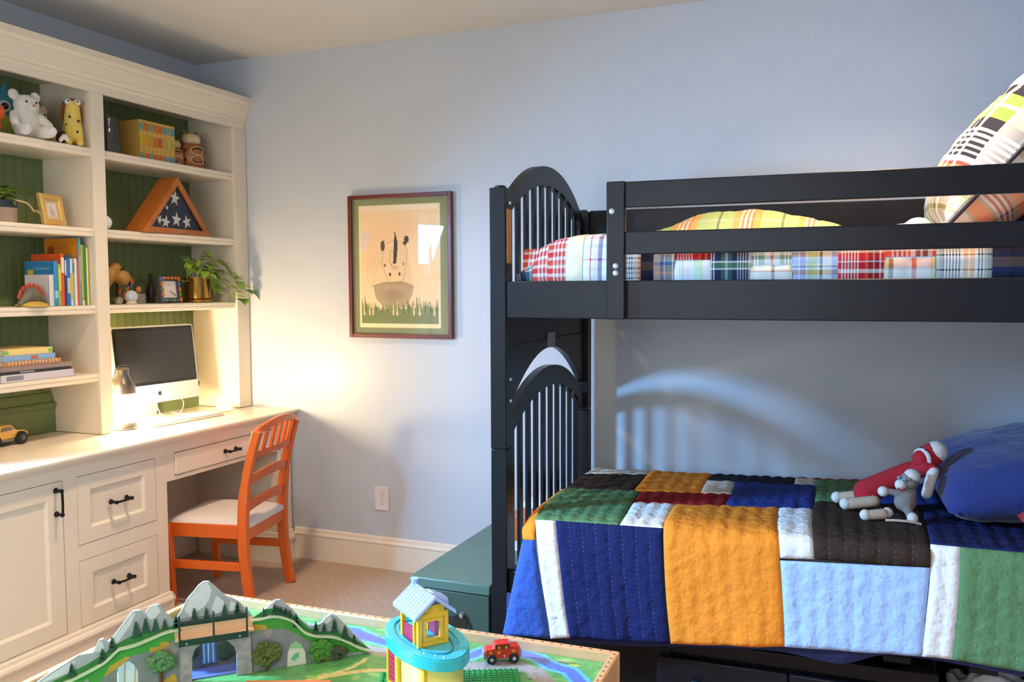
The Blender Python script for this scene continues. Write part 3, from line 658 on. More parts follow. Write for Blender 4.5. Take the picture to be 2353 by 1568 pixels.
# third shelf, left bay: dinosaur and standing books
t = thing('dinosaur_figurine', 'dinosaur figurine with a red plated back in front of the books', 'figurine', (.262, -1.215, S3), R(12))
blob('body', lambda m: (m.ball((0, 0, .042), (.024, .042, .034)), m.cap((0, -.02, .04), (.0, -.062, .012), .024, .009), m.cap((0, .03, .04), (.004, .06, .02), .02, .013)), M('dino_grey', '#6e6a5c', .7, var=(60, .4)), t, .0035)
MB().lathe([(.05, 0), (.058, .002), (.055, .010), (.03, .02)], 20, (0, 0, 0)).build('base', M('dino_base', '#c8a64c', .8, bump=(90, 1, .004)), t)
for k in range(9):
    a = math.pi*(k+.6)/9.6; MB().ball((0, -.064*math.cos(a), .028+.052*math.sin(a)), (.004, .010, .012), 8).build('plate', M('dino_red', '#b04228', .7), t)
y = -1.105
bl = [('thick white book', 'leaning behind the dinosaur', .022, .13, .122, '#dcd6d6', (), R(7)), ('light blue book with a yellow label', 'behind the white one', .021, .155, .176, '#3a8cc0', ((.03, .06, '#9fd0d8'),), R(5)),
      ('lime green thin book', 'between the blue and red ones', .012, .13, .165, '#9cbc3c', ((.06, .15, '#d8dc58'),), R(5)), ('red-orange tall book with white spine top', 'between lime and navy', .017, .16, .205, '#dc5a28', ((.13, .19, '#ece2d8'),), R(4)),
      ('navy thin book', 'just right of the red-orange one', .009, .13, .20, '#1f3a5c', ((.12, .18, '#cfd6d8'),), R(3)), ('bright blue book with pale block', 'mid-row', .019, .14, .185, '#2f6fc0', ((.05, .11, '#c8c4b0'),), R(2)),
      ('white and yellow thin book', 'right of the bright blue one', .011, .13, .186, '#dfe0dc', ((.02, .13, '#dcc24c'),), R(1.5)), ('grey-green thin book', 'third from the white spine', .008, .12, .184, '#8fa8a0', ((.13, .17, '#2f8f7c'),), R(1)),
      ('white book', 'next to the thin red one', .013, .13, .188, '#e8e2dc', (), R(.8)), ('thin red book', 'against the tall orange one', .007, .12, .182, '#d8503c', (), R(.5)),
      ('tall orange-covered book with blue spine', 'rising above the row', .013, .185, .272, '#7f92a6', ((.225, .262, '#35b2cc'), (.1, .2, '#9fb4bc')), 0),
      ('olive yellow book', 'left of the green one', .0125, .16, .245, '#c2a81c', ((.0, .02, '#e4dfd0'),), 0), ('dark green book', 'near the stile', .0135, .16, .242, '#2c8450', (), 0), ('pale yellow book', 'rightmost, touching the stile', .010, .16, .232, '#e6dc84', (), 0)]
tot = sum(b[2] for b in bl); y = -.949-tot-.002
for i, (nm, ps, th, dep, h, col, marks, lean) in enumerate(bl):
    o = book('%s on the third left shelf, %s' % (nm, ps), (.266, y, S3+.0005), th-.0006, dep, h, M('cover_'+col, col, .5), lean=lean*.0, group='standing books on the third left shelf',
             spine_marks=[(a, b_, M('mark_'+c, c, .5)) for a, b_, c in marks])
    if i == 1:
        p = Paint(.15, .17, 40, 44, '#2f7fb4'); p.poly([(.012, .03), (.045, .03), (.045, .14), (.012, .14)], '#d8c62c')
        for r_ in range(6): p.stroke([(.06, .05+.014*r_), (.12, .05+.014*r_)], .004, '#8fb0b4', .7)
        p.stroke([(.055, .145), (.125, .145)], .008, '#7fb4c8', .7); p.ell(.026, .07, .006, .03, '#3a3a3a', .7); p.build('cover_print', painted('cover_print_mat', .4), lambda a, b: (-.152+a, -.0003, b+.002), o)
    if i == 10:
        p = Paint(.18, .268, 45, 60, '#d98a20'); p.poly([(.0, .0), (.18, .0), (.18, .10), (.10, .15), (0, .13)], '#5f7f98'); p.ell(.035, .21, .02, .03, '#a84a20'); p.ell(.03, .19, .02, .014, '#d8b49c'); p.ell(.14, .16, .022, .03, '#b04a5c'); p.ell(.135, .19, .018, .014, '#7f98a8'); p.stroke([(.06, .235), (.12, .235)], .016, '#c87830'); p.build('cover_print', MATS['cover_print_mat'], lambda a, b: (-.183+a, -.0003, b+.002), o)
    y += th
# fourth shelf: flat stack; worktop: toy car
def flat(label, z, th, y0, y1, x0, x1, cover, marks=(), pages=PAGE, rz=0):
    t = thing('book', label, 'book', (x1, (y0+y1)/2, z), rz, 'flat stack of books on the fourth left shelf'); h = (y1-y0)/2; d = x1-x0
    m = MB(); m.box(-d, -h, 0, 0, h, .002); m.box(-d, -h, th-.002, 0, h, th); m.box(-.003, -h, 0, .001, h, th); m.build('cover', cover, t)
    boxp('pages', (-d+.004, -h+.003, .002, -.003, h-.003, th-.002), pages, t)
    for a, b, c in marks: boxp('spine_label', (.0, -h+a, th*.2, .0018, -h+b, th*.8), M('mark_'+c, c, .5), t)
    return t
z = S4+.0005
flat('thick white picture book at the bottom of the flat stack', z, .028, -1.36, -1.045, .03, .272, M('cover_lavender', '#dcd6dc', .4), ((.02, .09, '#8f8f98'),)); z += .0285
flat('dark book with grey edge second from the bottom of the flat stack', z, .011, -1.37, -1.052, .04, .268, M('cover_charcoal', '#35363c', .5), ((.09, .15, '#9a9aa0'),)); z += .0115
flat('mauve brown book in the middle of the flat stack', z, .017, -1.36, -1.052, .035, .27, M('cover_mauve', '#95807c', .5)); z += .0175
t = flat('orange ring-bound book with white wire in the flat stack', z, .018, -1.34, -1.095, .05, .262, M('cover_orange_book', '#d8924a', .5)); z += .0185
for k in range(15): MB().tube([(-.003+.010*math.cos(a), -.105+k*.0145, .009+.0068*math.sin(a)) for a in [2*math.pi*j/9 for j in range(10)]], .0018, 5, cap=False).build('ring', M('ring_white', '#ece6e0', .4), t)
flat('sky blue book under the yellow one in the flat stack', z, .021, -1.345, -1.118, .05, .26, M('cover_sky', '#86aed4', .5), ((.12, .15, '#c8683c'),)); z += .0215
t = flat('yellow book with green corners on top of the flat stack', z, .023, -1.335, -1.128, .05, .258, M('cover_butter', '#ecd48c', .5), ((.0, .018, '#7fc04c'), (.189, .207, '#7fc04c')))
t = thing('toy_car', 'yellow toy jeep with black tyres at the left edge of the worktop', 'toy car', (.135, -1.275, WT), R(8))
YC = M('car_yellow', '#e0a81e', .25, coat=.5); TY = M('tyre_black', '#1b1a1c', .7)
prof = [(-.1, .028), (-.1, .05), (-.055, .056), (-.04, .082), (.02, .082), (.045, .058), (.085, .052), (.1, .046), (.1, .028)]
MB().prism(prof, lambda a, b, q: (q, a, b), -.042, .042).build('body', YC, t, bevel=.004)
boxp('chassis', (-.036, -.095, .018, .036, .096, .03), M('car_grey', '#8f8878', .5), t)
MB().prism([(-.034, .060), (-.026, .076), (.014, .076), (.030, .060)], lambda a, b, q: (q, a, b), .0425, .0432).build('side_window', M('car_glass', '#2a2622', .2), t, smooth=False)
for a in (-.062, .062):
    for q in (-1, 1): 
        wv = MB().lathe([(.012, -.012), (.022, -.012), (.025, -.008), (.025, .008), (.022, .012), (.012, .012)], 20, (q*.042, a, .0255), 'x').build('wheel', TY, t); MB().lathe([(.011, -.0135), (.012, .0135)], 12, (q*.042, a, .0255), 'x').build('hub', M('hub_grey', '#4a4a4c', .4), wv)
# ------------------------------------------------------------------ chair
ca = R(11.0)
t = thing('desk_chair', 'orange wooden chair with a white padded seat pushed up to the desk', 'chair', (.772, -.518, 0), 0)
t.rotation_euler = (0, 0, math.pi + ca)         # local +x points to the desk, local +y towards the camera
hw = .182
def stile(q):
    P = spline([(-.034, q*hw, .001), (-.012, q*hw, .12), (0, q*hw, .25), (.0, q*hw, .40), (-.014, q*hw, .53), (-.042, q*hw*.985, .66), (-.072, q*hw*.97, .765)], 5)
    return MB().bar(P, (0, 1, 0), .032, [.040]*10+[.042]*10+[.036]*11).build('back_leg', ORANGE, t, bevel=.004)
stile(1); stile(-1)
for q in (-1, 1):
    MB().bar([(.335, q*.183, .001), (.350, q*.186, .36)], (0, 1, 0), [.026, .036], [.026, .038]).build('front_leg', ORANGE, t, bevel=.004)
    MB().box(.015, q*.180-.010, .305, .345, q*.180+.010, .362).build('side_apron', ORANGE, t, bevel=.002)
    MB().bar([(-.004, q*.181, .184), (.340, q*.183, .184)], (0, 1, 0), .018, .036).build('side_stretcher', ORANGE, t, bevel=.003)
boxp('front_apron', (.330, -.172, .305, .350, .172, .362), ORANGE, t, .002); boxp('back_apron', (-.012, -.168, .295, .010, .168, .362), ORANGE, t, .002)
def cush(a, b):
    e = max(0, 1-(a/1.0)**6)*max(0, 1-(b/1.0)**6); return .018+.026*e**.6
m = MB(); n = 20; gv = [[None]*(n+1) for _ in range(n+1)]
for i in range(n+1):
    for j in range(n+1):
        a, b = -1+2*i/n, -1+2*j/n; gv[i][j] = m.bm.verts.new((.178+a*.185-(.006 if a < 0 else 0), b*(.172+.012*(a+1)/2), .345+cush(a, b)))
for i in range(n):
    for j in range(n): m._f([gv[i][j], gv[i+1][j], gv[i+1][j+1], gv[i][j+1]])
ed = [gv[i][0] for i in range(n+1)]+[gv[n][j] for j in range(1, n+1)]+[gv[i][n] for i in range(n-1, -1, -1)]+[gv[0][j] for j in range(n-1, 0, -1)]
lo = [m.bm.verts.new((v.co.x, v.co.y, .345)) for v in ed]
for k in range(len(ed)): m._f([ed[k], lo[k], lo[(k+1) % len(ed)], ed[(k+1) % len(ed)]])
m.build('seat_cushion', WHITEFAB, t, ang=1.2)
def back_x(z): return np.interp(z, [.40, .53, .66, .765], [.0, -.014, -.042, -.072])
def curve_rail(z0, h, rise, th=.018, nm='back_slat'):
    n = 12; m = MB(); prev = None
    for k in range(n+1):
        y = -hw*.96+2*hw*.96*k/n; u = 1-(2*k/n-1)**2; zc = z0+rise*u; bow = -.022*u
        ring = [m.bm.verts.new((back_x(zc+d)+bow+e, y, zc+d)) for d, e in ((0, -th/2), (0, th/2), (h, th/2), (h, -th/2))]
        if prev:
            for i in range(4): m._f([prev[i], prev[(i+1) % 4], ring[(i+1) % 4], ring[i]])
        else: m._f(ring)
        prev = ring
    m._f(prev); return m.build(nm, ORANGE, t, bevel=.002)
curve_rail(.412, .040, .026); curve_rail(.526, .042, .026)
curve_rail(.640, .030, .012, nm='crest_bottom'); curve_rail(.748, .030, .030, nm='crest_top')
n = 6
for k in range(n+1):
    y = -hw*.90+2*hw*.90*k/n; u = 1-(y/(hw*.96))**2; z0, z1 = .655+.012*u, .755+.03*u
    wd = .034 if k in (0, n) else .017
    MB().bar([(back_x(z0)-.022*u, y, z0), (back_x(z1)-.022*u, y, z1)], (0, 1, 0), wd, .011).build('crest_slat', ORANGE, t)
# ------------------------------------------------------------------ framed drawing and outlet on the back wall
t = thing('framed_picture', 'framed child drawing of a rhinoceros in tall grass on the blue wall', 'picture', (.9105, -.002, 1.1185))
PW, PH = .5465, .673; FWd = .019
MAHOG = M('frame_mahogany', '#6a2b24', .35, var=(10, .25), coat=.2)
for (a, b, A, B) in ((0, 0, FWd, PH), (PW-FWd, 0, PW, PH), (FWd, 0, PW-FWd, FWd), (FWd, PH-FWd, PW-FWd, PH)): boxp('frame_rail', (a, -.026, b, A, -.001, B), MAHOG, t, .002)
boxp('mat_board', (FWd, -.012, FWd, PW-FWd, -.003, PH-FWd), M('mat_green', '#868b66', .8), t)
A0, A1, B0, B1 = .057, .481, .052, .62
boxp('mat_bevel', (A0-.004, -.0125, B0-.004, A1+.004, -.0121, B1+.004), M('mat_edge', '#e8d9a0', .8), t)
aw, ah = A1-A0, B1-B0
p = Paint(aw, ah, 150, 200, '#f1d2a6')
def FX(u, v): return (u*aw, (1-v)*ah)            # u from left, v from top
def pp(l): return [FX(u, v) for u, v in l]
p.put(p.Y > ah*.955, '#f3dfc4'); p.ell(aw*.55, ah*.8, aw*.5, ah*.13, '#eec496', .6, 1.0); p.ell(aw*.2, ah*.62, aw*.3, ah*.2, '#eebd90', .5, 1.0)
p.ell(*FX(.06, .26), aw*.1, ah*.075, '#e2cfc8', .9, .6); p.ell(*FX(.05, .33), aw*.07, ah*.05, '#e2cfc8', .9, .6)
p.poly(pp([(.15, .64), (.17, .47), (.25, .38), (.32, .36), (.5, .30), (.6, .35), (.64, .5), (.68, .66)]), '#e6c79b', .8)
p.poly(pp([(.17, .66), (.3, .63), (.55, .62), (.68, .66), (.66, .74), (.57, .84), (.3, .84), (.2, .76)]), '#a08868', .8)
p.ell(*FX(.42, .74), aw*.16, ah*.07, '#8c765c', .5, .8)
for l in ([(.14, .66), (.09, .6), (.1, .5), (.16, .42), (.25, .37)], [(.13, .6), (.15, .5), (.2, .42)], [(.2, .55), (.25, .45)]): p.stroke(pp(l), .0025, '#b59a72', .6)
for l in ([(.34, .31), (.42, .29), (.55, .3), (.6, .36), (.59, .48), (.56, .6), (.5, .63)], [(.3, .38), (.28, .48), (.33, .56), (.36, .62), (.44, .64), (.52, .63)], [(.4, .36), (.38, .46), (.41, .5)], [(.14, .66), (.3, .635), (.55, .645), (.69, .675)]): p.stroke(pp(l), .0028, '#97805c', .75)
p.poly(pp([(.455, .215), (.485, .3), (.478, .4), (.462, .48), (.425, .48), (.432, .38), (.44, .28)]), '#3a2f28'); p.stroke(pp([(.45, .22), (.462, .27)]), .006, '#7a2f22')
p.ell(*FX(.295, .33), aw*.028, ah*.043, '#5c4c3a'); p.poly(pp([(.27, .33), (.315, .275), (.315, .33)]), '#5c4c3a')
p.ell(*FX(.595, .28), aw*.03, ah*.03, '#3f352c'); p.ell(*FX(.575, .31), aw*.024, ah*.018, '#4f4336')
p.stroke(pp([(.4, .48), (.43, .51), (.47, .5)]), .003, '#8a7454'); p.ell(*FX(.32, .49), .005, .007, '#4a3d30'); p.ell(*FX(.555, .48), .0045, .009, '#8a7a60')
p.ell(*FX(.385, .565), .006, .009, '#3d3229'); p.ell(*FX(.505, .562), .006, .008, '#3d3229'); p.ell(*FX(.445, .515), aw*.05, ah*.02, '#cdb084', .6, .8)
p.poly(pp([(0, .87), (.3, .86), (.7, .85), (1, .87), (1, 1), (0, 1)]), '#76804e')
for k in range(44):
    u = .01+.98*k/43; hgt = random.uniform(.05, .13) if not .2 < u < .62 else random.uniform(.03, .09)
    p.poly(pp([(u-.018, .885), (u+random.uniform(-.03, .0), .86-hgt), (u+.02, .885)]), '#7f8853' if k % 3 else '#5f6b42')
for u in (.05, .12, .16, .42, .47, .68, .75, .93): p.poly(pp([(u-.012, .9), (u+.004, .78), (u+.012, .9)]), '#eacb98')
i_ = .010; p.put((p.X < .008) | (p.X > aw-.008) | (p.Y < .016), '#f0dcae'); p.put((p.X > .008) & (p.X < aw-.008) & (p.Y < .004), '#f0dcae')
p.build('drawing', painted('drawing_print', .6), lambda a, b: (A0+a, -.0129, B0+b), t)
m = MB(); m._f([m.bm.verts.new(q) for q in ((FWd, -.017, FWd), (PW-FWd, -.017, FWd), (PW-FWd, -.017, PH-FWd), (FWd, -.017, PH-FWd))])
m.build('glazing', glassy('picture_glass', (1, 1, 1), .05), t, smooth=False)
t = thing('wall_outlet', 'white electrical outlet plate low on the blue back wall', 'outlet', (1.065, -.0005, .342))
OW = M('outlet_white', '#e6dcd6', .4)
boxp('plate', (-.038, -.007, -.058, .038, 0, .058), OW, t, .003)
for zz in (.021, -.021):
    o = MB().prism([(.017*max(-.85, min(.85, math.cos(a))), zz+.0165*math.sin(a)) for a in [2*math.pi*k/24 for k in range(24)]], lambda a, b, q: (a, q, b), -.0085, -.006).build('socket', OW, t)
    m = MB()
    for a, w_, h, dz in ((-.006, .0018, .008, .003), (.006, .0018, .006, .003), (0, .0045, .0045, -.008)): m.box(a-w_/2, -.0089, zz+dz-h/2, a+w_/2, -.0084, zz+dz+h/2)
    m.build('slots', M('slot_dark', '#3a342f', .7), o)
MB().lathe([(.003, -.0079), (.003, -.006)], 10, (0, 0, 0), 'y').build('screw', STEEL, t)
# ------------------------------------------------------------------ green chest at the foot of the bed
t = thing('storage_chest', 'dark green lidded chest at the foot of the bunk bed', 'chest', (1.743, -.970, 0))
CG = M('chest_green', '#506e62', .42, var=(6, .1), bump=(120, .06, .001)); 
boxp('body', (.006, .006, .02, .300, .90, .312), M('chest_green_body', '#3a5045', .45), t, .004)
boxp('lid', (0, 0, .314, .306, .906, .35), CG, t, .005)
o = boxp('latch_plate', (.11, .0005, .175, .125, .006, .255), METAL, t); 
for x in (.10, .20): MB().lathe([(.001, -.012), (.009, -.010), (.010, 0), (.010, .006)], 12, (x, .0, .236), 'y').build('handle_stud', M('stud_pale', '#b8b49c', .3, .6), t)
MB().bar(spline([(.10, -.006, .236), (.12, -.016, .226), (.15, -.020, .222), (.18, -.016, .226), (.20, -.006, .236)], 4), (0, .25, 1), .022, .006).build('handle', M('chest_leather', '#20211f', .4), t)
MB().bar(spline([(.205, -.004, .234), (.218, -.006, .205), (.222, -.005, .17), (.23, -.003, .12)], 4), (1, 0, 0), .010, .004).build('strap', MATS['chest_leather'], t)
for p_ in ((.006, .40), (.006, .80)): MB().ball((p_[0], p_[1], .334), (.007, .012, .008), 8).build('hinge_knuckle', MATS['chest_leather'], t)
for x in (.03, .27):
    for y in (.04, .86): MB().lathe([(.016, 0), (.018, .004), (.016, .022)], 12, (x, y, 0)).build('foot', MATS['chest_leather'], t)
for nm, lab, b, c_, z0 in (('storage_box', 'cyan and white game box on the chest behind the footboard', (.17, .58, .285, .84, .075), '#4aa3c0', .3508), ('storage_box', 'white box on top of the cyan box behind the footboard', (.18, .61, .28, .81, .06), '#e6e4e0', .4268), ('storage_box', 'orange box on the chest directly behind the footboard slats', (.19, .40, .29, .55, .13), '#c4622a', .3508)):
    t2 = thing(nm, lab, 'box', (1.755+b[0], -.975+b[1], z0), 0)
    W_, D_ = b[2]-b[0], b[3]-b[1]; cm = M('box_'+c_, c_, .35)
    boxp('tray', (.002, .002, 0, W_-.002, D_-.002, b[4]*.6), M('box_inner', '#d8d2c8', .6), t2); boxp('lid', (0, 0, b[4]*.3, W_, D_, b[4]), cm, t2, .002)
# ------------------------------------------------------------------ bunk bed (local x along the bed, local y towards the wall)
BO, BR_ = (2.092, -1.062, 0), R(1.2)
bed = thing('bunk_bed', 'black wooden bunk bed with arched slatted ends along the back wall', 'bed', BO, BR_)
BL, BW = 2.06, 1.005
def bp(name, b, bevel=.003): return boxp(name, b, BLACK, bed, bevel)
for x in (0, BL-.055):
    for y in (0, BW-.055):
        bp('post', (x+.003, y, 0, x+.057, y+.055, .836)); bp('post', (x+.003, y, .837, x+.057, y+.055, 1.668))
        MB().lathe([(.019, 1.668), (.019, 1.672), (.014, 1.676), (.001, 1.677)], 16, (x+.030, y+.0275, 0)).build('post_cap', BLACK, bed)
bolt = M('bolt_steel', '#dcdcdc', .3, .5)
def arch_end(x0, top0, top_apex, in0, in_apex, bottom, ys0, nm):
    """arched end: bent top rail, slats under it, bottom rail"""
    y0, y1 = .055, BW-.055; mid = (y0+y1)/2; hf = (y1-y0)/2; n = 28
    f = lambda y, a, b: a+(b-a)*(1-abs((y-mid)/hf)**2.1)
    ysl = [y0+(y1-y0)*k/n for k in range(n+1)]
    out = [(y, f(y, top0, top_apex)) for y in ysl] + [(y, f(y, in0, in_apex)) for y in reversed(ysl)]
    MB().prism(out, lambda a, b, q: (q, a, b), x0, x0+.030).build(nm+'_arch', BLACK, bed, bevel=.003)
    boxp(nm+'_bottom_rail', (x0, y0, bottom-.09, x0+.03, y1, bottom), BLACK, bed, .002)
    for k in range(11):
        y = ys0+.0826*k
        if not y0+.01 < y < y1-.01: continue
        boxp(nm+'_slat', (x0+.010, y-.0165, bottom-.01, x0+.0215, y+.0165, f(y, in0, in_apex)+.012), BLACK, bed, .0015)
for x0 in (.012, BL-.04):
    arch_end(x0, 1.615, 1.792, 1.575, 1.722, 1.30, .108, 'upper_footboard' if x0 < 1 else 'upper_headboard')
    arch_end(x0, .90, 1.064, .845, .99, .30, .120, 'lower_footboard' if x0 < 1 else 'lower_headboard')
    y0, y1 = .055, BW-.055; mid = (y0+y1)/2; n = 24
    low = [(y0+(y1-y0)*k/n, .955+.178*max(0, 1-abs((y0+(y1-y0)*k/n-mid)/.43)**2.0)) for k in range(n+1)]
    MB().prism(low+[(y1, 1.165), (y0, 1.165)], lambda a, b, q: (q, a, b), x0+.002, x0+.028).build('end_panel', BLACK, bed, bevel=.002)
    boxp('end_panel_upper', (x0+.004, y0, 1.167, x0+.026, y1, 1.30), BLACK, bed, .002)
boxp('care_label', (.0405, .462, 1.132, .0412, .556, 1.186), M('label_grey', '#9a9690', .6), bed)
boxp('bed_bracket', (.058, .006, 1.43, .064, .036, 1.60), M('bracket_wood', '#9a6a30', .5), bed)
for z in (1.62, .99, 1.06): MB().lathe([(.006, 0), (.005, .004), (.001, .005)], 10, (.06, .03, z), 'x').build('bolt', bolt, bed)
rx0, rx1 = .057, BL-.055
bp('side_rail', (rx0, .004, 1.257, rx1, .034, 1.373)); bp('side_rail', (rx0, BW-.034, 1.257, rx1, BW-.004, 1.373))
bp('side_rail', (rx0, .012, .345, rx1, .04, .44)); bp('side_rail', (rx0, BW-.034, .29, rx1, BW-.004, .42))
# guard rails
bp('guard_post', (.388, -.022, 1.257, .444, .0035, 1.666)); bp('guard_post', (1.66, -.022, 1.257, 1.716, .0035, 1.66))
for (z0, z1) in ((1.588, 1.664), (1.450, 1.517)): bp('guard_rail', (.444, -.019, z0, 1.66, .001, z1))
bp('guard_rail', (rx0, BW-.03, 1.575, rx1, BW-.008, 1.672)); bp('guard_rail', (rx0, BW-.03, 1.42, rx1, BW-.008, 1.50))
for (x, z) in ((.405, 1.578), (.417, 1.416), (.417, 1.395)): MB().lathe([(.001, -.0035), (.006, -.003), (.0085, -.0005), (.0085, .0008)], 16, (x, -.0225, z), 'y').build('bolt', bolt, bed)
for zz in (1.262, .30): 
    for k in range(9): bp('support_slat', (.10+.215*k, .034 if zz > 1 else .04, zz, .17+.215*k, BW-.034, zz+.016), 0)
def bw(x, y, z):                                 # bed-local to world
    c, s = math.cos(BR_), math.sin(BR_); return Vector((BO[0]+c*x-s*y, BO[1]+s*x+c*y, z))
def mattress(label, z0, z1, y0=.045, y1=BW-.045):
    t = thing('mattress', label, 'mattress', BO, BR_); mm = M('mattress_ticking', '#d8d4ce', .9)
    boxp('core', (.107, y0, z0, BL-.07, y1, z1), mm, t, .02, seg=3)
    for z in (z0+.012,): MB().tube([(.107, y0-.001, z), (BL-.07, y0-.001, z)], .005, 6).build('piping', mm, t)
mattress('white mattress of the lower bunk under the patchwork quilt', .3170, .583, .058); mattress('white mattress of the upper bunk under the plaid quilt', 1.2790, 1.44, .062)
# drawer unit under the lower bunk
t = thing('underbed_storage_unit', 'black drawer unit on the floor beneath the lower bunk', 'drawer unit', BO, BR_)
boxp('carcass', (.535, .05, .004, 1.315, .80, .262), BLACK, t, .002)
boxp('recessed_panel', (.06, .10, .004, .534, .12, .262), BLACK, t); boxp('recessed_panel', (1.68, .10, .004, 1.98, .12, .262), BLACK, t)
m = MB()
for b in ((.535, .575, .004, .285), (1.275, 1.315, .004, .285), (.575, 1.275, .244, .285), (.575, 1.275, .004, .03)): m.box(b[0], .025, b[2], b[1], .0495, b[3])
m.build('front_frame', BLACK, t, bevel=.0015)
for (a, b) in ((.545, .92), (.927, 1.305)):
    o = boxp('drawer_front', (a, .004, .012, b, .0245, .236), BLACK, t, .004)
    MB().lathe([(.001, -.031), (.012, -.030), (.018, -.024), (.017, -.018), (.006, -.012), (.006, 0)], 18, ((a+b)/2-.07, .004, .168), 'y').build('knob', BLACK, o)
# ------------------------------------------------------------------ patchwork quilt on the lower bunk
QC = {'cream': '#ded5cb', 'brown': '#3a2d25', 'orange': '#ee8c2c', 'navyblack': '#1e2130', 'blue': '#2b3d86', 'red': '#8c1f22', 'green': '#5f8258', 'white': '#ece8e6', 'navy': '#1d2450', 'lightblue': '#a9c2ec', 'drape': '#3d5aa4'}
def quilt_mat(name, col):
    m = M(name, col, .92, bump=(46, .6, .012), spec=.12); nt = m.node_tree; N = nt.nodes; L = nt.links; b = N['Principled BSDF']
    uv = N.new('ShaderNodeUVMap'); sp = N.new('ShaderNodeSeparateXYZ'); L.new(uv.outputs[0], sp.inputs[0])
    def mth(op, a, b_):
        n = N.new('ShaderNodeMath'); n.operation = op
        for i, q in enumerate((a, b_)):
            if isinstance(q, (int, float)): n.inputs[i].default_value = q
            else: L.new(q, n.inputs[i])
        return n.outputs[0]
    near = mth('LESS_THAN', mth('PINGPONG', sp.outputs[0], .5), .022); dash = mth('LESS_THAN', mth('FRACT', mth('MULTIPLY', sp.outputs[1], 70), 0), .45)
    mx = N.new('ShaderNodeMix'); mx.data_type = 'RGBA'; L.new(mth('MULTIPLY', mth('MULTIPLY', near, dash), .3), mx.inputs[0])
    c = lin(col); mx.inputs[6].default_value = (*c, 1); mx.inputs[7].default_value = (*[min(1, .25+.8*x) for x in c], 1); L.new(mx.outputs[2], b.inputs['Base Color'])
    return m
QM = {k: quilt_mat('quilt_'+k, v) for k, v in QC.items()}
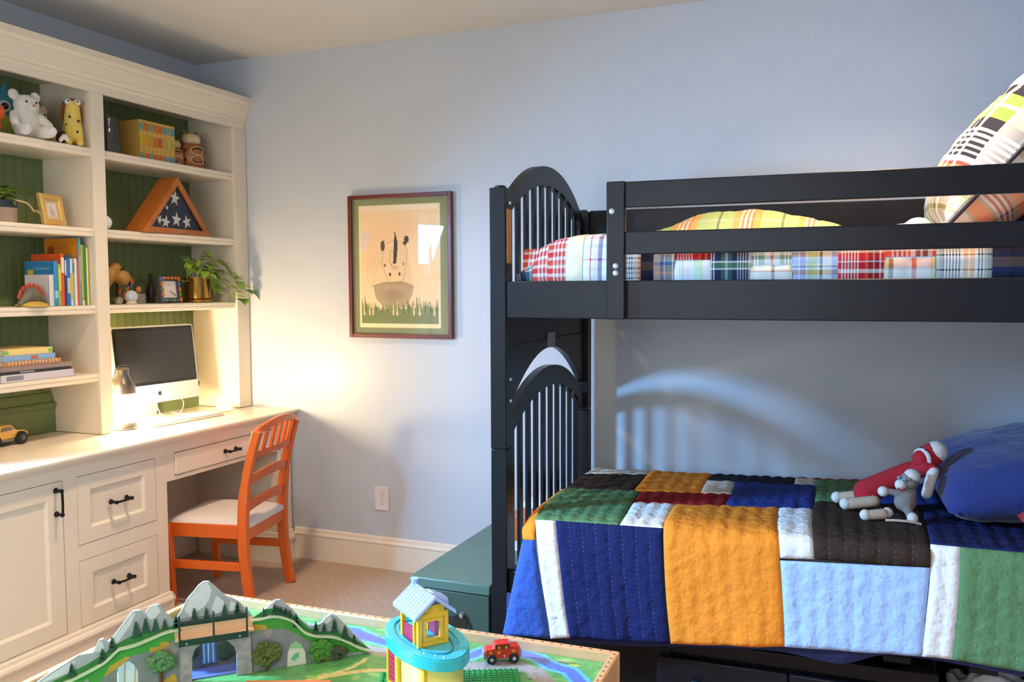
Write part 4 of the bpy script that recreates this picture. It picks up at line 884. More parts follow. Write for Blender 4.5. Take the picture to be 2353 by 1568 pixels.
PATCH = [
('cream', [([2.182, -0.20, 0.608], [2.412, -0.165, 0.608]), ([2.199, -0.384, 0.625], [2.431, -0.313, 0.625])]),
('brown', [([2.199, -0.384, 0.625], [2.431, -0.313, 0.625]), ([2.212, -0.653, 0.628], [2.45, -0.605, 0.628])]),
('orange', [([2.412, -0.165, 0.608], [2.657, -0.140, 0.608]), ([2.431, -.313, .625], [2.668, -.30, .625]), ([2.45, -0.605, 0.628], [2.679, -0.567, 0.628])]),
('navyblack', [([2.657, -0.14, 0.61], [2.966, -0.101, 0.61]), ([2.661, -0.339, 0.628], [2.973, -0.304, 0.628])]),
('cream', [([2.661, -0.339, 0.628], [2.768, -0.33, 0.628]), ([2.679, -0.567, 0.63], [2.782, -0.548, 0.63])]),
('blue', [([2.768, -0.33, 0.628], [3.047, -0.291, 0.628]), ([2.785, -0.731, 0.63], [3.061, -0.666, 0.63])]),
('red', [([2.966, -0.101, 0.61], [3.21, -0.07, 0.61]), ([2.969, -0.166, 0.622], [3.21, -0.122, 0.622])]),
('cream', [([2.969, -0.166, 0.622], [3.045, -0.153, 0.622]), ([2.973, -0.304, 0.628], [3.047, -0.291, 0.628])]),
('green', [([3.045, -0.153, 0.622], [3.21, -0.122, 0.622]), ([3.057, -0.547, 0.63], [3.217, -0.504, 0.63])]),
('orange', [([3.21, -0.07, 0.61], [3.45, -0.06, 0.61]), ([3.21, -0.122, 0.622], [3.45, -0.091, 0.622])]),
('blue', [([3.21, -0.122, 0.622], [3.45, -0.091, 0.622]), ([3.217, -0.504, 0.63], [3.45, -0.465, 0.63])]),
('green', [([2.212, -0.653, 0.628], [2.476, -0.602, 0.628]), ([2.217, -0.856, 0.63], [2.493, -0.813, 0.634]), ([2.249, -1.068, 0.622], [2.523, -1.068, 0.632])]),
('red', [([2.476, -0.602, 0.628], [2.782, -0.548, 0.63]), ([2.496, -0.787, 0.634], [2.785, -0.731, 0.63])]),
('white', [([2.496, -0.787, 0.634], [2.63, -0.766, 0.633]), ([2.523, -1.068, 0.632], [2.657, -1.068, 0.636])]),
('orange', [([2.63, -0.766, 0.633], [2.953, -0.69, 0.633]), ([2.645, -.95, .642], [2.97, -.94, .644]), ([2.657, -1.068, 0.636], [2.985, -1.068, 0.645]), ([2.665, -1.095, 0.545], [2.992, -1.092, 0.57]), ([2.676, -1.109, 0.434], [3.003, -1.105, 0.463]), ([2.692, -1.125, 0.312], [3.01, -1.12, 0.35])]),
('white', [([2.953, -0.69, 0.633], [3.055, -0.669, 0.633]), ([2.97, -.94, .644], [3.068, -.93, .645]), ([2.985, -1.068, 0.645], [3.077, -1.068, 0.646]), ([2.992, -1.089, 0.59], [3.082, -1.088, 0.597])]),
('brown', [([3.057, -0.547, 0.63], [3.379, -0.473, 0.63]), ([3.055, -0.669, 0.633], [3.382, -0.65, 0.635]), ([3.068, -.93, .645], [3.378, -.92, .65]), ([3.077, -1.068, 0.646], [3.373, -1.068, 0.655]), ([3.082, -1.088, 0.597], [3.372, -1.087, 0.607])]),
('navy', [([3.379, -0.473, 0.63], [3.749, -0.396, 0.63]), ([3.382, -0.65, 0.635], [3.736, -0.613, 0.635]), ([3.378, -.92, .655], [3.72, -.9, .66]), ([3.373, -1.066, 0.665], [3.72, -1.06, 0.665])]),
('lightblue', [([2.992, -1.092, 0.585], [3.372, -1.087, 0.607]), ([3.003, -1.105, 0.463], [3.364, -1.101, 0.494]), ([3.01, -1.12, 0.35], [3.356, -1.117, 0.377])]),
('white', [([3.373, -1.066, 0.665], [3.444, -1.066, 0.665]), ([3.372, -1.09, 0.579], [3.442, -1.09, 0.582]), ([3.364, -1.104, 0.477], [3.437, -1.103, 0.478]), ([3.356, -1.117, 0.377], [3.427, -1.116, 0.379])]),
('green', [([3.444, -1.066, 0.665], [3.72, -1.06, 0.665]), ([3.442, -1.09, 0.582], [3.72, -1.085, 0.58]), ([3.437, -1.103, 0.478], [3.72, -1.097, 0.478]), ([3.427, -1.116, 0.379], [3.72, -1.11, 0.365])]),
('navy', [([2.317, -1.068, 0.626], [2.657, -1.068, 0.636]), ([2.335, -1.094, 0.548], [2.665, -1.095, 0.545]), ([2.359, -1.113, 0.407], [2.676, -1.109, 0.434]), ([2.384, -1.129, 0.285], [2.692, -1.125, 0.312])]),
('white', [([2.249, -1.068, 0.622], [2.317, -1.068, 0.626]), ([2.27, -1.097, 0.528], [2.335, -1.094, 0.548]), ([2.295, -1.114, 0.398], [2.359, -1.113, 0.407]), ([2.323, -1.13, 0.274], [2.384, -1.129, 0.285])]),
('orange', [([2.178, -.66, .60], [2.212, -.653, .628]), ([2.181, -.86, .592], [2.217, -.856, .63]), ([2.190, -1.02, .585], [2.24, -1.02, .627]), ([2.208, -1.072, .555], [2.253, -1.085, .56])]),
('drape', [([2.208, -1.072, .555], [2.253, -1.085, .562]), ([2.197, -1.115, .447], [2.284, -1.108, .45]), ([2.168, -1.14, .268], [2.323, -1.13, .274])]),
('navyblack', [([2.166, -.2, .50], [2.182, -.2, .608]), ([2.166, -.384, .50], [2.199, -.384, .625]), ([2.168, -.56, .50], [2.205, -.55, .626]), ([2.17, -.66, .5], [2.178, -.66, .60])]),
('navy', [([3.45, -0.091, 0.622], [4.02, -0.06, 0.622]), ([3.45, -0.465, 0.63], [4.02, -0.42, 0.63])]),
('navy', [([3.749, -0.396, 0.63], [4.04, -0.36, 0.63]), ([3.736, -0.613, 0.635], [4.04, -0.6, 0.635]), ([3.72, -1.06, 0.665], [4.02, -1.055, 0.65]), ([3.72, -1.11, .365], [4.02, -1.09, .37])]),
]
quilt = thing('patchwork_quilt', 'quilted patchwork bedspread of large coloured blocks over the lower bunk', 'quilt', (0, 0, 0))
def patch_mesh(name, rows, mat, parent, pitch=.045, amp=.0055, step=.011, thick=0, uvq=False):
    L = spline([r_[0] for r_ in rows], 8); Rr = spline([r_[1] for r_ in rows], 8)
    ln = sum((b-a).length for a, b in zip(L, L[1:])); wd = (L[0]-Rr[0]).length
    def resample(P, n):
        d = [0]
        for a, b in zip(P, P[1:]): d.append(d[-1]+(b-a).length)
        out = []
        for k in range(n+1):
            t = d[-1]*k/n; i = min(max(1, int(np.searchsorted(d, t))), len(P)-1); s = (t-d[i-1])/max(1e-9, d[i]-d[i-1]); out.append(P[i-1].lerp(P[i], s))
        return out
    nv = max(4, int(ln/step)); nu = max(4, int(wd/step)); L, Rr = resample(L, nv), resample(Rr, nv)
    G = np.array([[list(L[j].lerp(Rr[j], i/nu)) for i in range(nu+1)] for j in range(nv+1)])
    du = np.gradient(G, axis=1); dv = np.gradient(G, axis=0); N = np.cross(du, dv); N /= np.linalg.norm(N, axis=2, keepdims=True)+1e-12
    if N[..., 2].mean() - N[..., 1].mean() - .5*N[..., 0].mean() < 0: N = -N
    i = np.arange(nu+1)/nu; j = np.arange(nv+1)/nv
    npt = max(1, round(wd/pitch)); puff = np.abs(np.sin(np.pi*i*npt))**.6
    ed = np.minimum(1, np.minimum(np.minimum(i, 1-i)[None, :]*wd/.012, np.minimum(j, 1-j)[:, None]*ln/.012))
    wr = np.array([[noise.noise(Vector((g[0]*30, g[1]*30, g[2]*75)))+.6*noise.noise(Vector((g[0]*75+5, g[1]*75, g[2]*110))) for g in row] for row in G])
    h = (amp*puff[None, :] + amp*.75*wr)*ed + .0008
    big = np.array([[noise.noise(Vector((g[0]*7, 3.1, g[2]*3))) for g in row] for row in G])
    hang = np.clip((.60-G[..., 2])/.30, 0, 1)
    G = G + N*h[..., None]; G[..., 1] += -.016*hang*np.abs(big)*1.2
    vs = G.reshape(-1, 3).tolist(); fs = [(b*(nu+1)+a, b*(nu+1)+a+1, (b+1)*(nu+1)+a+1, (b+1)*(nu+1)+a) for b in range(nv) for a in range(nu)]
    if (Vector(vs[fs[0][1]])-Vector(vs[fs[0][0]])).cross(Vector(vs[fs[0][3]])-Vector(vs[fs[0][0]])).dot(Vector(N[0, 0])) < 0: fs = [f_[::-1] for f_ in fs]
    me = bpy.data.meshes.new(name); me.from_pydata(vs, [], fs); me.materials.append(mat); me.polygons.foreach_set('use_smooth', [True]*len(fs))
    uvl = me.uv_layers.new(name='UVMap'); idx = np.array([l.vertex_index for l in me.loops])
    uvl.data.foreach_set('uv', np.stack([(idx % (nu+1))/nu*(npt if uvq else wd), (idx//(nu+1))/nv*ln], 1).ravel())
    o = bpy.data.objects.new(name, me); C.objects.link(o); o.parent = parent
    if thick: s = o.modifiers.new('thick', 'SOLIDIFY'); s.thickness = thick; s.offset = -1
    return o
for c_, rows in PATCH: patch_mesh('patch', rows, QM[c_], quilt, thick=.004, uvq=True)
# navy lining that shows under the wavy hem
hem = [(2.17, -1.128, .262), (2.325, -1.12, .268), (2.40, -1.118, .272), (2.55, -1.114, .278), (2.69, -1.112, .298), (2.85, -1.110, .318), (3.00, -1.106, .328), (3.10, -1.102, .318), (3.17, -1.108, .322), (3.26, -1.112, .362), (3.36, -1.106, .366), (3.48, -1.104, .362), (3.6, -1.1, .352), (3.74, -1.09, .345)]
H_ = spline(hem, 6); m = MB(); a_ = [m.bm.verts.new(p_) for p_ in H_]; b_ = [m.bm.verts.new((p_.x, p_.y+.014, p_.z+.13)) for p_ in H_]
for k in range(len(H_)-1): m._f([a_[k], a_[k+1], b_[k+1], b_[k]])
o = m.build('lining', M('quilt_lining', '#222a5c', .9, bump=(60, .4, .006)), quilt, ang=2); s = o.modifiers.new('thick', 'SOLIDIFY'); s.thickness = .005
# stitched binding along the top edge of the front drop
# ------------------------------------------------------------------ navy pillow and sock monkeys
NAVP = M('pillow_navy', '#26326e', .85, bump=(22, .5, .012), spec=.25, sheen=.2)
def pillow(name, parent, w_, h, th, mats, fn, n=26, split=True, pw=2.6):
    m = MB(); F, B = {}, {}
    for i in range(n+1):
        for j in range(n+1):
            a, b = -1+2*i/n, -1+2*j/n
            ra = a*(1-.06*b*b*(1-abs(a)**3)); rb = b*(1-.06*a*a*(1-abs(b)**3))
            e = (max(0, 1-abs(a)**pw)*max(0, 1-abs(b)**pw))**.5
            wr = .012*noise.noise(Vector((a*2.2, b*2.2, th*50)))+.007*noise.noise(Vector((a*7+b*3, b*5, 2)))+.003*noise.noise(Vector((a*16, b*12, 5)))
            d = th/2*e + wr*e
            F[i, j] = m.bm.verts.new(fn(ra*w_/2, rb*h/2, d)); B[i, j] = F[i, j] if i in (0, n) or j in (0, n) else m.bm.verts.new(fn(ra*w_/2, rb*h/2, -d))
    uv = m.bm.loops.layers.uv.new('UVMap')
    for i in range(n):
        for j in range(n):
            for D, mi in ((F, 0), (B, 1)):
                f_ = m.bm.faces.new([D[q] for q in ((i, j), (i+1, j), (i+1, j+1), (i, j+1))]); f_.material_index = mi
                for l, q in zip(f_.loops, ((i, j), (i+1, j), (i+1, j+1), (i, j+1))): l[uv].uv = (q[0]/n*w_, q[1]/n*h)
    return m.build(name, mats, parent, ang=3)
t = thing('pillow', 'plump navy blue pillow at the head of the lower bunk', 'pillow', (3.70, -.49, .785))
t.rotation_euler = (R(4), R(-12), R(4))
pillow('pillow_case', t, .60, .66, .21, [NAVP, NAVP], lambda a, b, d: (a, b, d), pw=3.2)
t = thing('cushion', 'red cushion just visible at the right edge behind the navy pillow', 'cushion', (3.79, -.95, .735))
t.rotation_euler = (0, R(-4), R(3)); pillow('cushion_cover', t, .38, .15, .09, [M('cushion_red', '#b0242c', .85)]*2, lambda a, b, d: (a, b, d))
KW = M('sock_white', '#d9cfc8', .95, bump=(330, .9, .003)); KR = M('sock_red', '#b01c28', .95, bump=(330, .7, .003)); KG = M('sock_grey', '#857a72', .95, bump=(330, .9, .003)); KT = M('sock_tan', '#c3a78f', .95, bump=(330, .8, .003))
t = thing('sock_monkey', 'larger red sock monkey with white cap lying against the navy pillow', 'stuffed toy', (0, 0, 0), 0, 'sock monkeys on the lower bunk')
def f(m): m.cap((3.345, -.60, .765), (3.215, -.62, .695), .034, .040); m.cap((3.365, -.605, .775), (3.385, -.64, .79), .03, .024)
blob('body', f, KR, t, .0045)
blob('head', lambda m: m.ball((3.402, -.605, .822), (.037, .036, .040)), KR, t, .0045)
MB().ball((3.416, -.602, .834), (.034, .036, .034), 18).build('cap', KW, t)
ax_ = Vector((-.72, -.66, -.12)).normalized(); mc = Vector((3.372, -.630, .813)); MB().ball(mc, (.027, .027, .029), 18).build('muzzle', KR, t)
q1 = ax_.orthogonal().normalized(); q2 = ax_.cross(q1)
MB().tube([mc-ax_*.004+(q1*math.cos(a)+q2*math.sin(a))*.0275 for a in [2*math.pi*k/20 for k in range(21)]], .0075, 8, cap=False).build('muzzle_band', KW, t)
for p_ in ((3.384, -.640, .843), (3.370, -.606, .846)): MB().ball(p_, .004, 8).build('eye', EYE, t)
MB().cap((3.405, -.655, .783), (3.388, -.665, .712), .017, .016).build('arm', KW, t); MB().cap((3.385, -.632, .795), (3.404, -.652, .785), .018).build('arm_sleeve', KR, t)
MB().cap((3.225, -.60, .682), (3.137, -.60, .664), .018, .017).build('leg', KT, t); MB().cap((3.24, -.66, .675), (3.165, -.67, .662), .018, .018).build('leg', KT, t)
MB().ball((3.128, -.60, .664), .019, 12).build('foot', KW, t); MB().ball((3.155, -.672, .662), .019, 12).build('foot', KW, t)
t = thing('sock_monkey', 'smaller grey sock monkey with striped hat sitting in front of the red one', 'stuffed toy', (0, 0, 0), 0, 'sock monkeys on the lower bunk')
blob('body', lambda m: (m.cap((3.325, -.735, .70), (3.335, -.725, .735), .034, .022), m.cap((3.31, -.745, .725), (3.272, -.745, .728), .011, .010), m.cap((3.33, -.75, .68), (3.34, -.79, .665), .014, .012)), KG, t, .004)
blob('head', lambda m: m.ball((3.335, -.73, .762), (.029, .03, .029)), KG, t, .004)
MB().ball((3.342, -.728, .775), (.025, .028, .024), 16).build('hat', KW, t)
MB().tube([(3.338+.018*math.sin(a)*.0+.004*math.cos(a), -.728+.0285*math.cos(a), .779+.006*math.cos(a)+.016*math.sin(a)) for a in [math.pi*k/12+math.pi*.95 for k in range(14)]], .005, 8).build('hat_stripe', KG, t)
MB().ball((3.310, -.75, .752), (.017, .018, .017), 14).build('muzzle', KW, t)
MB().tube([(3.302, -.764, .744), (3.308, -.768, .740), (3.318, -.767, .741)], .0035, 6).build('mouth', M('mouth_red', '#a8303c', .9), t)
for p_ in ((3.320, -.760, .769), (3.305, -.744, .772)):
    e = MB().ball(p_, .0055, 10).build('eye', M('eye_blue', '#7fb4cc', .2), t); MB().ball((p_[0]-.002, p_[1]-.0045, p_[2]), .0022, 8).build('pupil', EYE, e)
for p_ in ((3.262, -.745, .727), (3.275, -.775, .670)): MB().ball(p_, .016, 12).build('hand', KW, t)
MB().cap((3.262, -.79, .668), (3.225, -.80, .664), .016, .015).build('leg', KT, t); MB().ball((3.213, -.803, .664), .017, 12).build('foot', KW, t)
MB().ball((3.343, -.795, .664), (.016, .016, .017), 12).build('foot', KW, t)
t = tag(MB().tube(spline([(3.27, -.80, .652), (3.30, -.815, .658), (3.34, -.82, .659), (3.365, -.815, .653)], 4), .004, 8).build('scarf', KT), 'thin pale cord lying on the quilt under the grey monkey', 'cord')
# crumpled white cloth on the floor under the bed
def f(m):
    pass
m = MB(); n = 16; g = {}
for i in range(n+1):
    for j in range(n+1):
        a, b = i/n, j/n; g[i, j] = m.bm.verts.new((3.445+.26*a, -.985+.28*b, .196+.10*abs(noise.noise(Vector((a*3.5, b*3.5, 1))))+.03*abs(noise.noise(Vector((a*9, b*9, 4))))-.12*((a-.5)**2+(b-.5)**2)))
for i in range(n):
    for j in range(n): m._f([g[i, j], g[i+1, j], g[i+1, j+1], g[i, j+1]])
cl = m.build('white_cloth', M('cloth_white', '#dcd8d8', .9), ang=2); s = cl.modifiers.new('thick', 'SOLIDIFY'); s.thickness = .004
tag(cl, 'crumpled white cloth in a low box under the right end of the bed', 'cloth')
t = thing('underbed_box', 'shallow black box holding a white cloth under the bed', 'box', (3.428, -1.0, .001))
m = MB(); m.box(0, 0, .0, .34, .34, .01); m.box(0, 0, .01, .01, .34, .19); m.box(.33, 0, .01, .34, .34, .19); m.box(.01, 0, .01, .33, .01, .19); m.box(.01, .33, .01, .33, .34, .19)
m.build('tray', BLACK, t, bevel=.002); boxp('rim', (-.004, -.012, .14, .344, -.0005, .19), BLACK, t, .003)
# ------------------------------------------------------------------ plaid quilt and pillows on the upper bunk
def st(*a):                                      # (width, colour) list -> ramp stops
    tot = sum(w_ for w_, _ in a); p_ = 0; out = []
    for w_, c in a: out.append((p_/tot, c)); p_ += w_
    return out
Wc, Kc, Nc, Rc, Oc, Gc, Lc, Bc, Tc, Cc = '#e8e3dc', '#1c1c22', '#20284a', '#c01f26', '#d8722c', '#6f9a62', '#c4d672', '#8fa8dc', '#6a5238', '#f2e2b4'
thin = lambda a, b, n: [(1, a), (1, b)]*n
PL = {
 'orange_check': plaid('plaid_orange_check', st((3, Wc), (5, Oc), (1, Wc), (1, Kc), (1, Wc), (1, Kc), (2, Wc)), st((4, Wc), (2, Kc), (5, Wc), (1, Kc)), .05, .03),
 'navy_brown': plaid('plaid_navy_brown', st((6, Nc), (1, Kc), (4, Nc)), st((4, Kc), (3, Nc), (5, Tc), (2, Kc)), .08, .07, .55),
 'blue_sand': plaid('plaid_blue_sand', st((6, '#c9c6cc'), (3, '#2c4c9c'), (1, Wc), (2, '#2c5aa0'), (4, '#486a52'), (1, Wc), (3, '#3c5a44')), st((5, '#b4b4bc'), (2, '#e0b487'), (4, '#a89c94'), (2, '#3a62b4')), .07, .06),
 'white_green': plaid('plaid_white_green', st((3, Wc), (.5, '#b8c0b0'), (1, Wc), (.5, '#8a9a8a'), (6, Wc), (5, '#b4d29c'), (6, Wc)), st((4, '#c8d2ee'), (8, Wc), (3, '#dfe8da')), .115, .08, .4),
 'red_stripe': plaid('plaid_red_stripe', st((2, '#d0303a'), *thin(Wc, Rc, 6), (3, Rc), (2, '#d8603a'), (3, '#4a1c28'), (1, '#d89a84'), (3, '#3a1a26'), (1, Wc)), st((6, Rc), (3, Wc), (5, Rc), (1, Wc)), .11, .055),
 'navy_green': plaid('plaid_navy_green', st(*thin(Wc, Nc, 2), (4, Nc), (3, '#4a6f4c'), (2, '#a8bcd4'), (3, '#4a6f4c'), (3, Nc), *thin(Kc, '#b8b8c0', 5)), st((7, Nc), (1, Wc), (3, '#5a7f58'), (1, Wc)), .11, .06),
 'green_white': plaid('plaid_green_white', st(*thin(Wc, '#6f8a6a', 3), (3, '#7fa070'), (4, Wc), (2, Oc), (4, Wc), (3, '#7fa070'), *thin(Wc, '#7a8a7c', 2)), st((4, Wc), (3, '#5a6a5c'), (6, Wc)), .11, .05),
 'cream_orange': plaid('plaid_cream_orange', st((2, '#c8d2a4'), (10, Wc), (2, '#5a5a60'), (8, Wc)), st((6, Wc), (1, Oc), (3, Cc)), .105, .045, .45),
 'blue_olive': plaid('plaid_blue_olive', st((4, Bc), (1, Wc), (4, '#7f94cc'), (1, Wc), (7, '#b8d08c'), (1, Wc), (2, Kc), (6, Wc)), st((5, '#c4d0e4'), (4, '#c08838'), (2, '#e0e8f0'), (1, '#8a6a5a'), (2, Wc)), .105, .05),
 'salmon_white': plaid('plaid_salmon_white', st((2, '#c8d4a0'), (2, Kc), (8, Wc), (2, Rc), (6, Wc)), st((6, Wc), (1, '#b8b8bc'), (5, '#ea8a4c')), .115, .06, .5),
 'black_orange': plaid('plaid_black_orange', st((2, '#8aa488'), (2, '#6a6e74'), *thin(Kc, Wc, 6), (1, Wc), (3, '#f0a04a'), (1, Wc), (3, '#f0a04a'), (2, Wc), *thin(Kc, Wc, 2)), st((6, Wc), (1, Kc), (8, Wc), (1, Kc)), .115, .07, .4),
 'lime_orange': plaid('plaid_lime_orange', st((9, '#aabf78'), (1, '#4a4a4c'), (6, '#aabf78'), (3, '#e0963c'), *thin('#e4dcc8', '#d0623a', 3), (3, '#e0963c')), st((8, '#c2cc84'), (2, '#dcd8c8')), .20, .09, .3),
 'red_check': plaid('plaid_red_check', st((3, '#e03028'), *thin(Wc, '#d8303a', 4), (2, Wc), (2, '#2c2a3c'), (1, Wc), (2, '#2c2a3c'), (2, '#dfe2d8')), st((3, '#e0604a'), (2, Wc), (3, '#d83a34'), (2, Wc)), .12, .05),
 'white_blue': plaid('plaid_white_blue', st((5, Wc), (1, Rc), (5, Wc), (3, '#3a4a9a'), *thin(Wc, '#5a5a64', 4), (2, '#6a6a74'), (4, Wc)), st((5, Wc), (2, '#c8d0ec'), (3, Wc), (1, '#d8606a')), .12, .07, .4),
 'cream_plain': plaid('plaid_cream_plain', st((10, '#f2e6c4'), (1, '#6a6660'), (8, '#f4ead0')), st((8, '#f4ead4'), (1, Wc)), .10, .08, .3),
 'sham_check': plaid('plaid_sham_check', st((3, '#dcdcb8'), (1, '#a8aa70'), (4, '#e4e0d8'), (1, '#a8aa70'), (5, '#e4e0d8'), (2, '#dda45c'), (1, '#c8584a'), (2, '#e4e0d8'), *thin('#2a2a30', '#e4e0d8', 5), (4, '#23232b'), (4, '#9ec054'), (1.5, '#e4e0d8'), (3.5, '#a4c45c'), (4, '#26262e'), (1, '#e4e0d8'), (14, '#e6e4e2'), (4, '#e09a70'), (2, '#d8605a'), (4, '#e6e4e2')), st((3, '#e6e2da'), (5, '#2a2a32'), (2, '#e6e2da'), (3, '#2a2a32'), (1.5, '#e6e2da'), (1.5, '#2a2a32'), (5, '#d8d4cc'), (4, '#c4d67c')), .66, .30, .45),
 'sham_stripe': plaid('plaid_sham_stripe', st((6, '#ccc4b8'), (1, '#9a9c9c'), (5, '#d8763a'), (1, '#9a9c9c'), *thin('#d8d0c4', '#a8343c', 3), (1, '#9a9c9c'), (5, '#d8763a'), (1, '#9a9c9c')), st((7, '#d8d0c4'), (1.4, '#1c1c20'), (5, '#a8b884'), (4, '#d8d0c4')), .20, .21, .3),
}
uq = thing('plaid_quilt', 'madras plaid patchwork quilt lying over the upper bunk', 'quilt', BO, BR_)
def upatch(rows, key, step=.012, amp=.003): return patch_mesh('patch', rows, PL[key], uq, pitch=.06, amp=amp, step=step)
yf = .047; zb, zt_ = 1.368, 1.475
# front drop inside the rail, then over the edge to the top; x positions along the bed
row = [('red_check', .10, .19), ('white_blue', .19, .30), ('cream_orange', .30, .41), ('orange_check', .41, .478), ('navy_brown', .478, .517), ('blue_sand', .517, .580), ('white_green', .580, .686), ('navy_green', .686, .800), ('cream_orange', .800, .915), ('blue_olive', .915, 1.037), ('red_stripe', 1.037, 1.155), ('salmon_white', 1.155, 1.284), ('black_orange', 1.284, 1.418), ('navy_brown', 1.418, 1.50), ('blue_sand', 1.50, 1.62), ('red_check', 1.62, 1.80), ('navy_green', 1.80, 1.985)]
for key, a, b in row:
    z0, z1 = zb, zt_
    if key in ('white_green', 'salmon_white'): z1 = 1.432
    if key == 'cream_orange' and a > .5: z1 = 1.415
    upatch([((a, yf+.002, z0), (b, yf+.002, z0)), ((a, yf-.004, (z0+z1)/2), (b, yf-.004, (z0+z1)/2)), ((a, yf+(.012 if z1 == zt_ else 0), z1), (b, yf+(.012 if z1 == zt_ else 0), z1))], key)
    if z1 != zt_:
        k2 = {'white_green': 'red_stripe', 'salmon_white': 'red_check', 'cream_orange': 'green_white'}[key]
        upatch([((a, yf-.001, z1), (b, yf-.001, z1)), ((a, yf+.012, zt_), (b, yf+.012, zt_))], k2)
# top of the quilt: big checks, domed towards the foot end
def topz(x, y): 
    e = min(1, (x-.085)/.16); e = math.sin(max(0, e)*math.pi/2)
    return 1.395 + (zt_+.018-1.395)*e**.55 + .028*math.exp(-((x-.34)/.2)**2)*min(1, (y-.04)/.12) if x < .6 else zt_+.018
ks = ['cream_plain', 'red_check', 'white_blue', 'lime_orange', 'green_white', 'blue_olive', 'salmon_white', 'navy_green', 'black_orange', 'white_green', 'orange_check', 'red_stripe']
xs = [.085, .13, .23, .34, .45, .62, .84, 1.06, 1.28, 1.5, 1.75, 1.985]; ys = [.06, .20, .36, .55, .75, .955]
for i in range(len(xs)-1):
    for j in range(len(ys)-1):
        x0, x1 = xs[i], xs[i+1]; y0, y1 = ys[j], ys[j+1]
        rw = [((x0, y0+(y1-y0)*q, topz(x0, y0+(y1-y0)*q)), (x1, y0+(y1-y0)*q, topz(x1, y0+(y1-y0)*q))) for q in (0, .33, .67, 1)]
        upatch(rw, ks[(i*5+j*7) % 12] if i > 3 else ('white_blue', 'red_check', 'cream_plain', 'white_green')[(i+j) % 4], step=.02)
# foot end face
for j in range(4):
    y0, y1 = (.052, .11, .30, .60, .95)[j:j+2]
    upatch([((.088, y0, 1.375), (.088, y1, 1.375)), ((.080, y0, 1.39), (.080, y1, 1.39)), ((.085, y0, topz(.086, y0)), (.085, y1, topz(.086, y1)))], ('white_blue', 'navy_green', 'red_check', 'cream_plain')[j])
for x0, x1, x2, k0, k1 in ((.083, .135, .185, 'navy_green', 'red_check'), (.185, .245, .30, 'red_check', 'cream_plain'), (.30, .36, .41, 'white_blue', 'white_blue')):
    for (a, b, key) in ((x0, x1, k0), (x1, x2, k1)):
        upatch([((a, .040, 1.372), (b, .040, 1.372)), ((a, .034, 1.40), (b, .034, 1.40)), ((a, .045, topz(a, .1)-.03), (b, .045, topz(b, .1)-.03)), ((a, .075, topz(a, .12)), (b, .075, topz(b, .12))), ((a, .20, topz(a, .2)+.002), (b, .20, topz(b, .2)+.002))], key)
# folded comforter lying in a ridge on top
t = thing('folded_comforter', 'lime and orange plaid comforter folded in a low ridge on the upper bunk', 'comforter', BO, BR_)
ridge = lambda x: np.interp(x, [.40, .50, .60, .72, .85, .97, 1.12], [1.522, 1.566, 1.604, 1.622, 1.600, 1.568, 1.523])
for a, b in ((.40, .60), (.60, .80), (.80, .97), (.97, 1.12)):
    rw = []
    n = 8
    for k in range(n+1):
        q = k/n; y = .30+.46*q; e = math.sin(math.pi*q)**.8
        rw.append(((a, y, 1.522+(ridge(a)-1.520)*e), (b, y, 1.522+(ridge(b)-1.520)*e)))
    patch_mesh('fold', rw, PL['lime_orange'], t, pitch=.09, amp=.004, step=.014)
t = thing('sham_pillow', 'large plaid sham pillow with navy piping leaning at the head of the upper bunk', 'pillow', bw(1.545, .52, 1.775))
t.rotation_euler = (0, R(-49), BR_)
sw, sh = .66, .62
pillow('sham_cover', t, sw, sh, .30, [PL['sham_check'], PL['sham_stripe']], lambda a, b, d: (a, b, d), n=30)
pp_ = []
for k in range(81):
    q = k/80*4; s = int(q) % 4; f_ = q-int(q); c4 = ((-1, -1), (1, -1), (1, 1), (-1, 1))
    a = c4[s][0]+(c4[(s+1) % 4][0]-c4[s][0])*f_; b = c4[s][1]+(c4[(s+1) % 4][1]-c4[s][1])*f_
    pp_.append((a*(1-.06*b*b*(1-abs(a)**3))*sw/2, b*(1-.06*a*a*(1-abs(b)**3))*sh/2, 0))
MB().tube(pp_, .0055, 8, cap=False).build('piping', M('piping_navy', '#221f2e', .8), t)
MB().tube([Vector(p_)*.985+Vector((0, 0, .012)) for p_ in pp_], .0014, 5, cap=False).build('stitching', M('stitch_white', '#e8e4e0', .8), t)
t = thing('plush_dalmatian', 'white plush dog with black spots behind the plaid sham pillow', 'stuffed toy', bw(1.735, .42, 1.506), 0)
def f(m): m.ball((0, 0, .075), (.085, .08, .072)); m.ball((.03, -.03, .13), (.06, .06, .05)); m.cap((.0, -.06, .05), (-.04, -.12, .03), .03, .028)
blob('body', f, M('plush_bright_white', '#e4e6e8', .9, sheen=.3), t, .006)
for a, b in ((-.9, .2), (-1.4, .5), (-1.9, .1), (-2.2, .55), (-1.2, -.2), (-1.65, -.1), (-2.6, .2)):
    MB().ball((.083*math.cos(a)*math.cos(b), .078*math.sin(a)*math.cos(b), .075+.07*math.sin(b)), (.007, .007, .007), 8).build('spot', EYE, t)
t = thing('bed_sheet_fold', 'pale blue sheet corner beside the foot of the sham pillow', 'sheet', bw(1.225, .42, 1.506), 0)
blob('sheet', lambda m: (m.ball((0, 0, .021), (.06, .05, .02)), m.ball((.04, .01, .031), (.04, .05, .029))), M('sheet_blue', '#b8ccd8', .9), t, .006)
MB().ball((-.045, -.03, .012), (.03, .02, .010), 12).build('orange_trim', M('sheet_trim', '#e06a3a', .9), t)
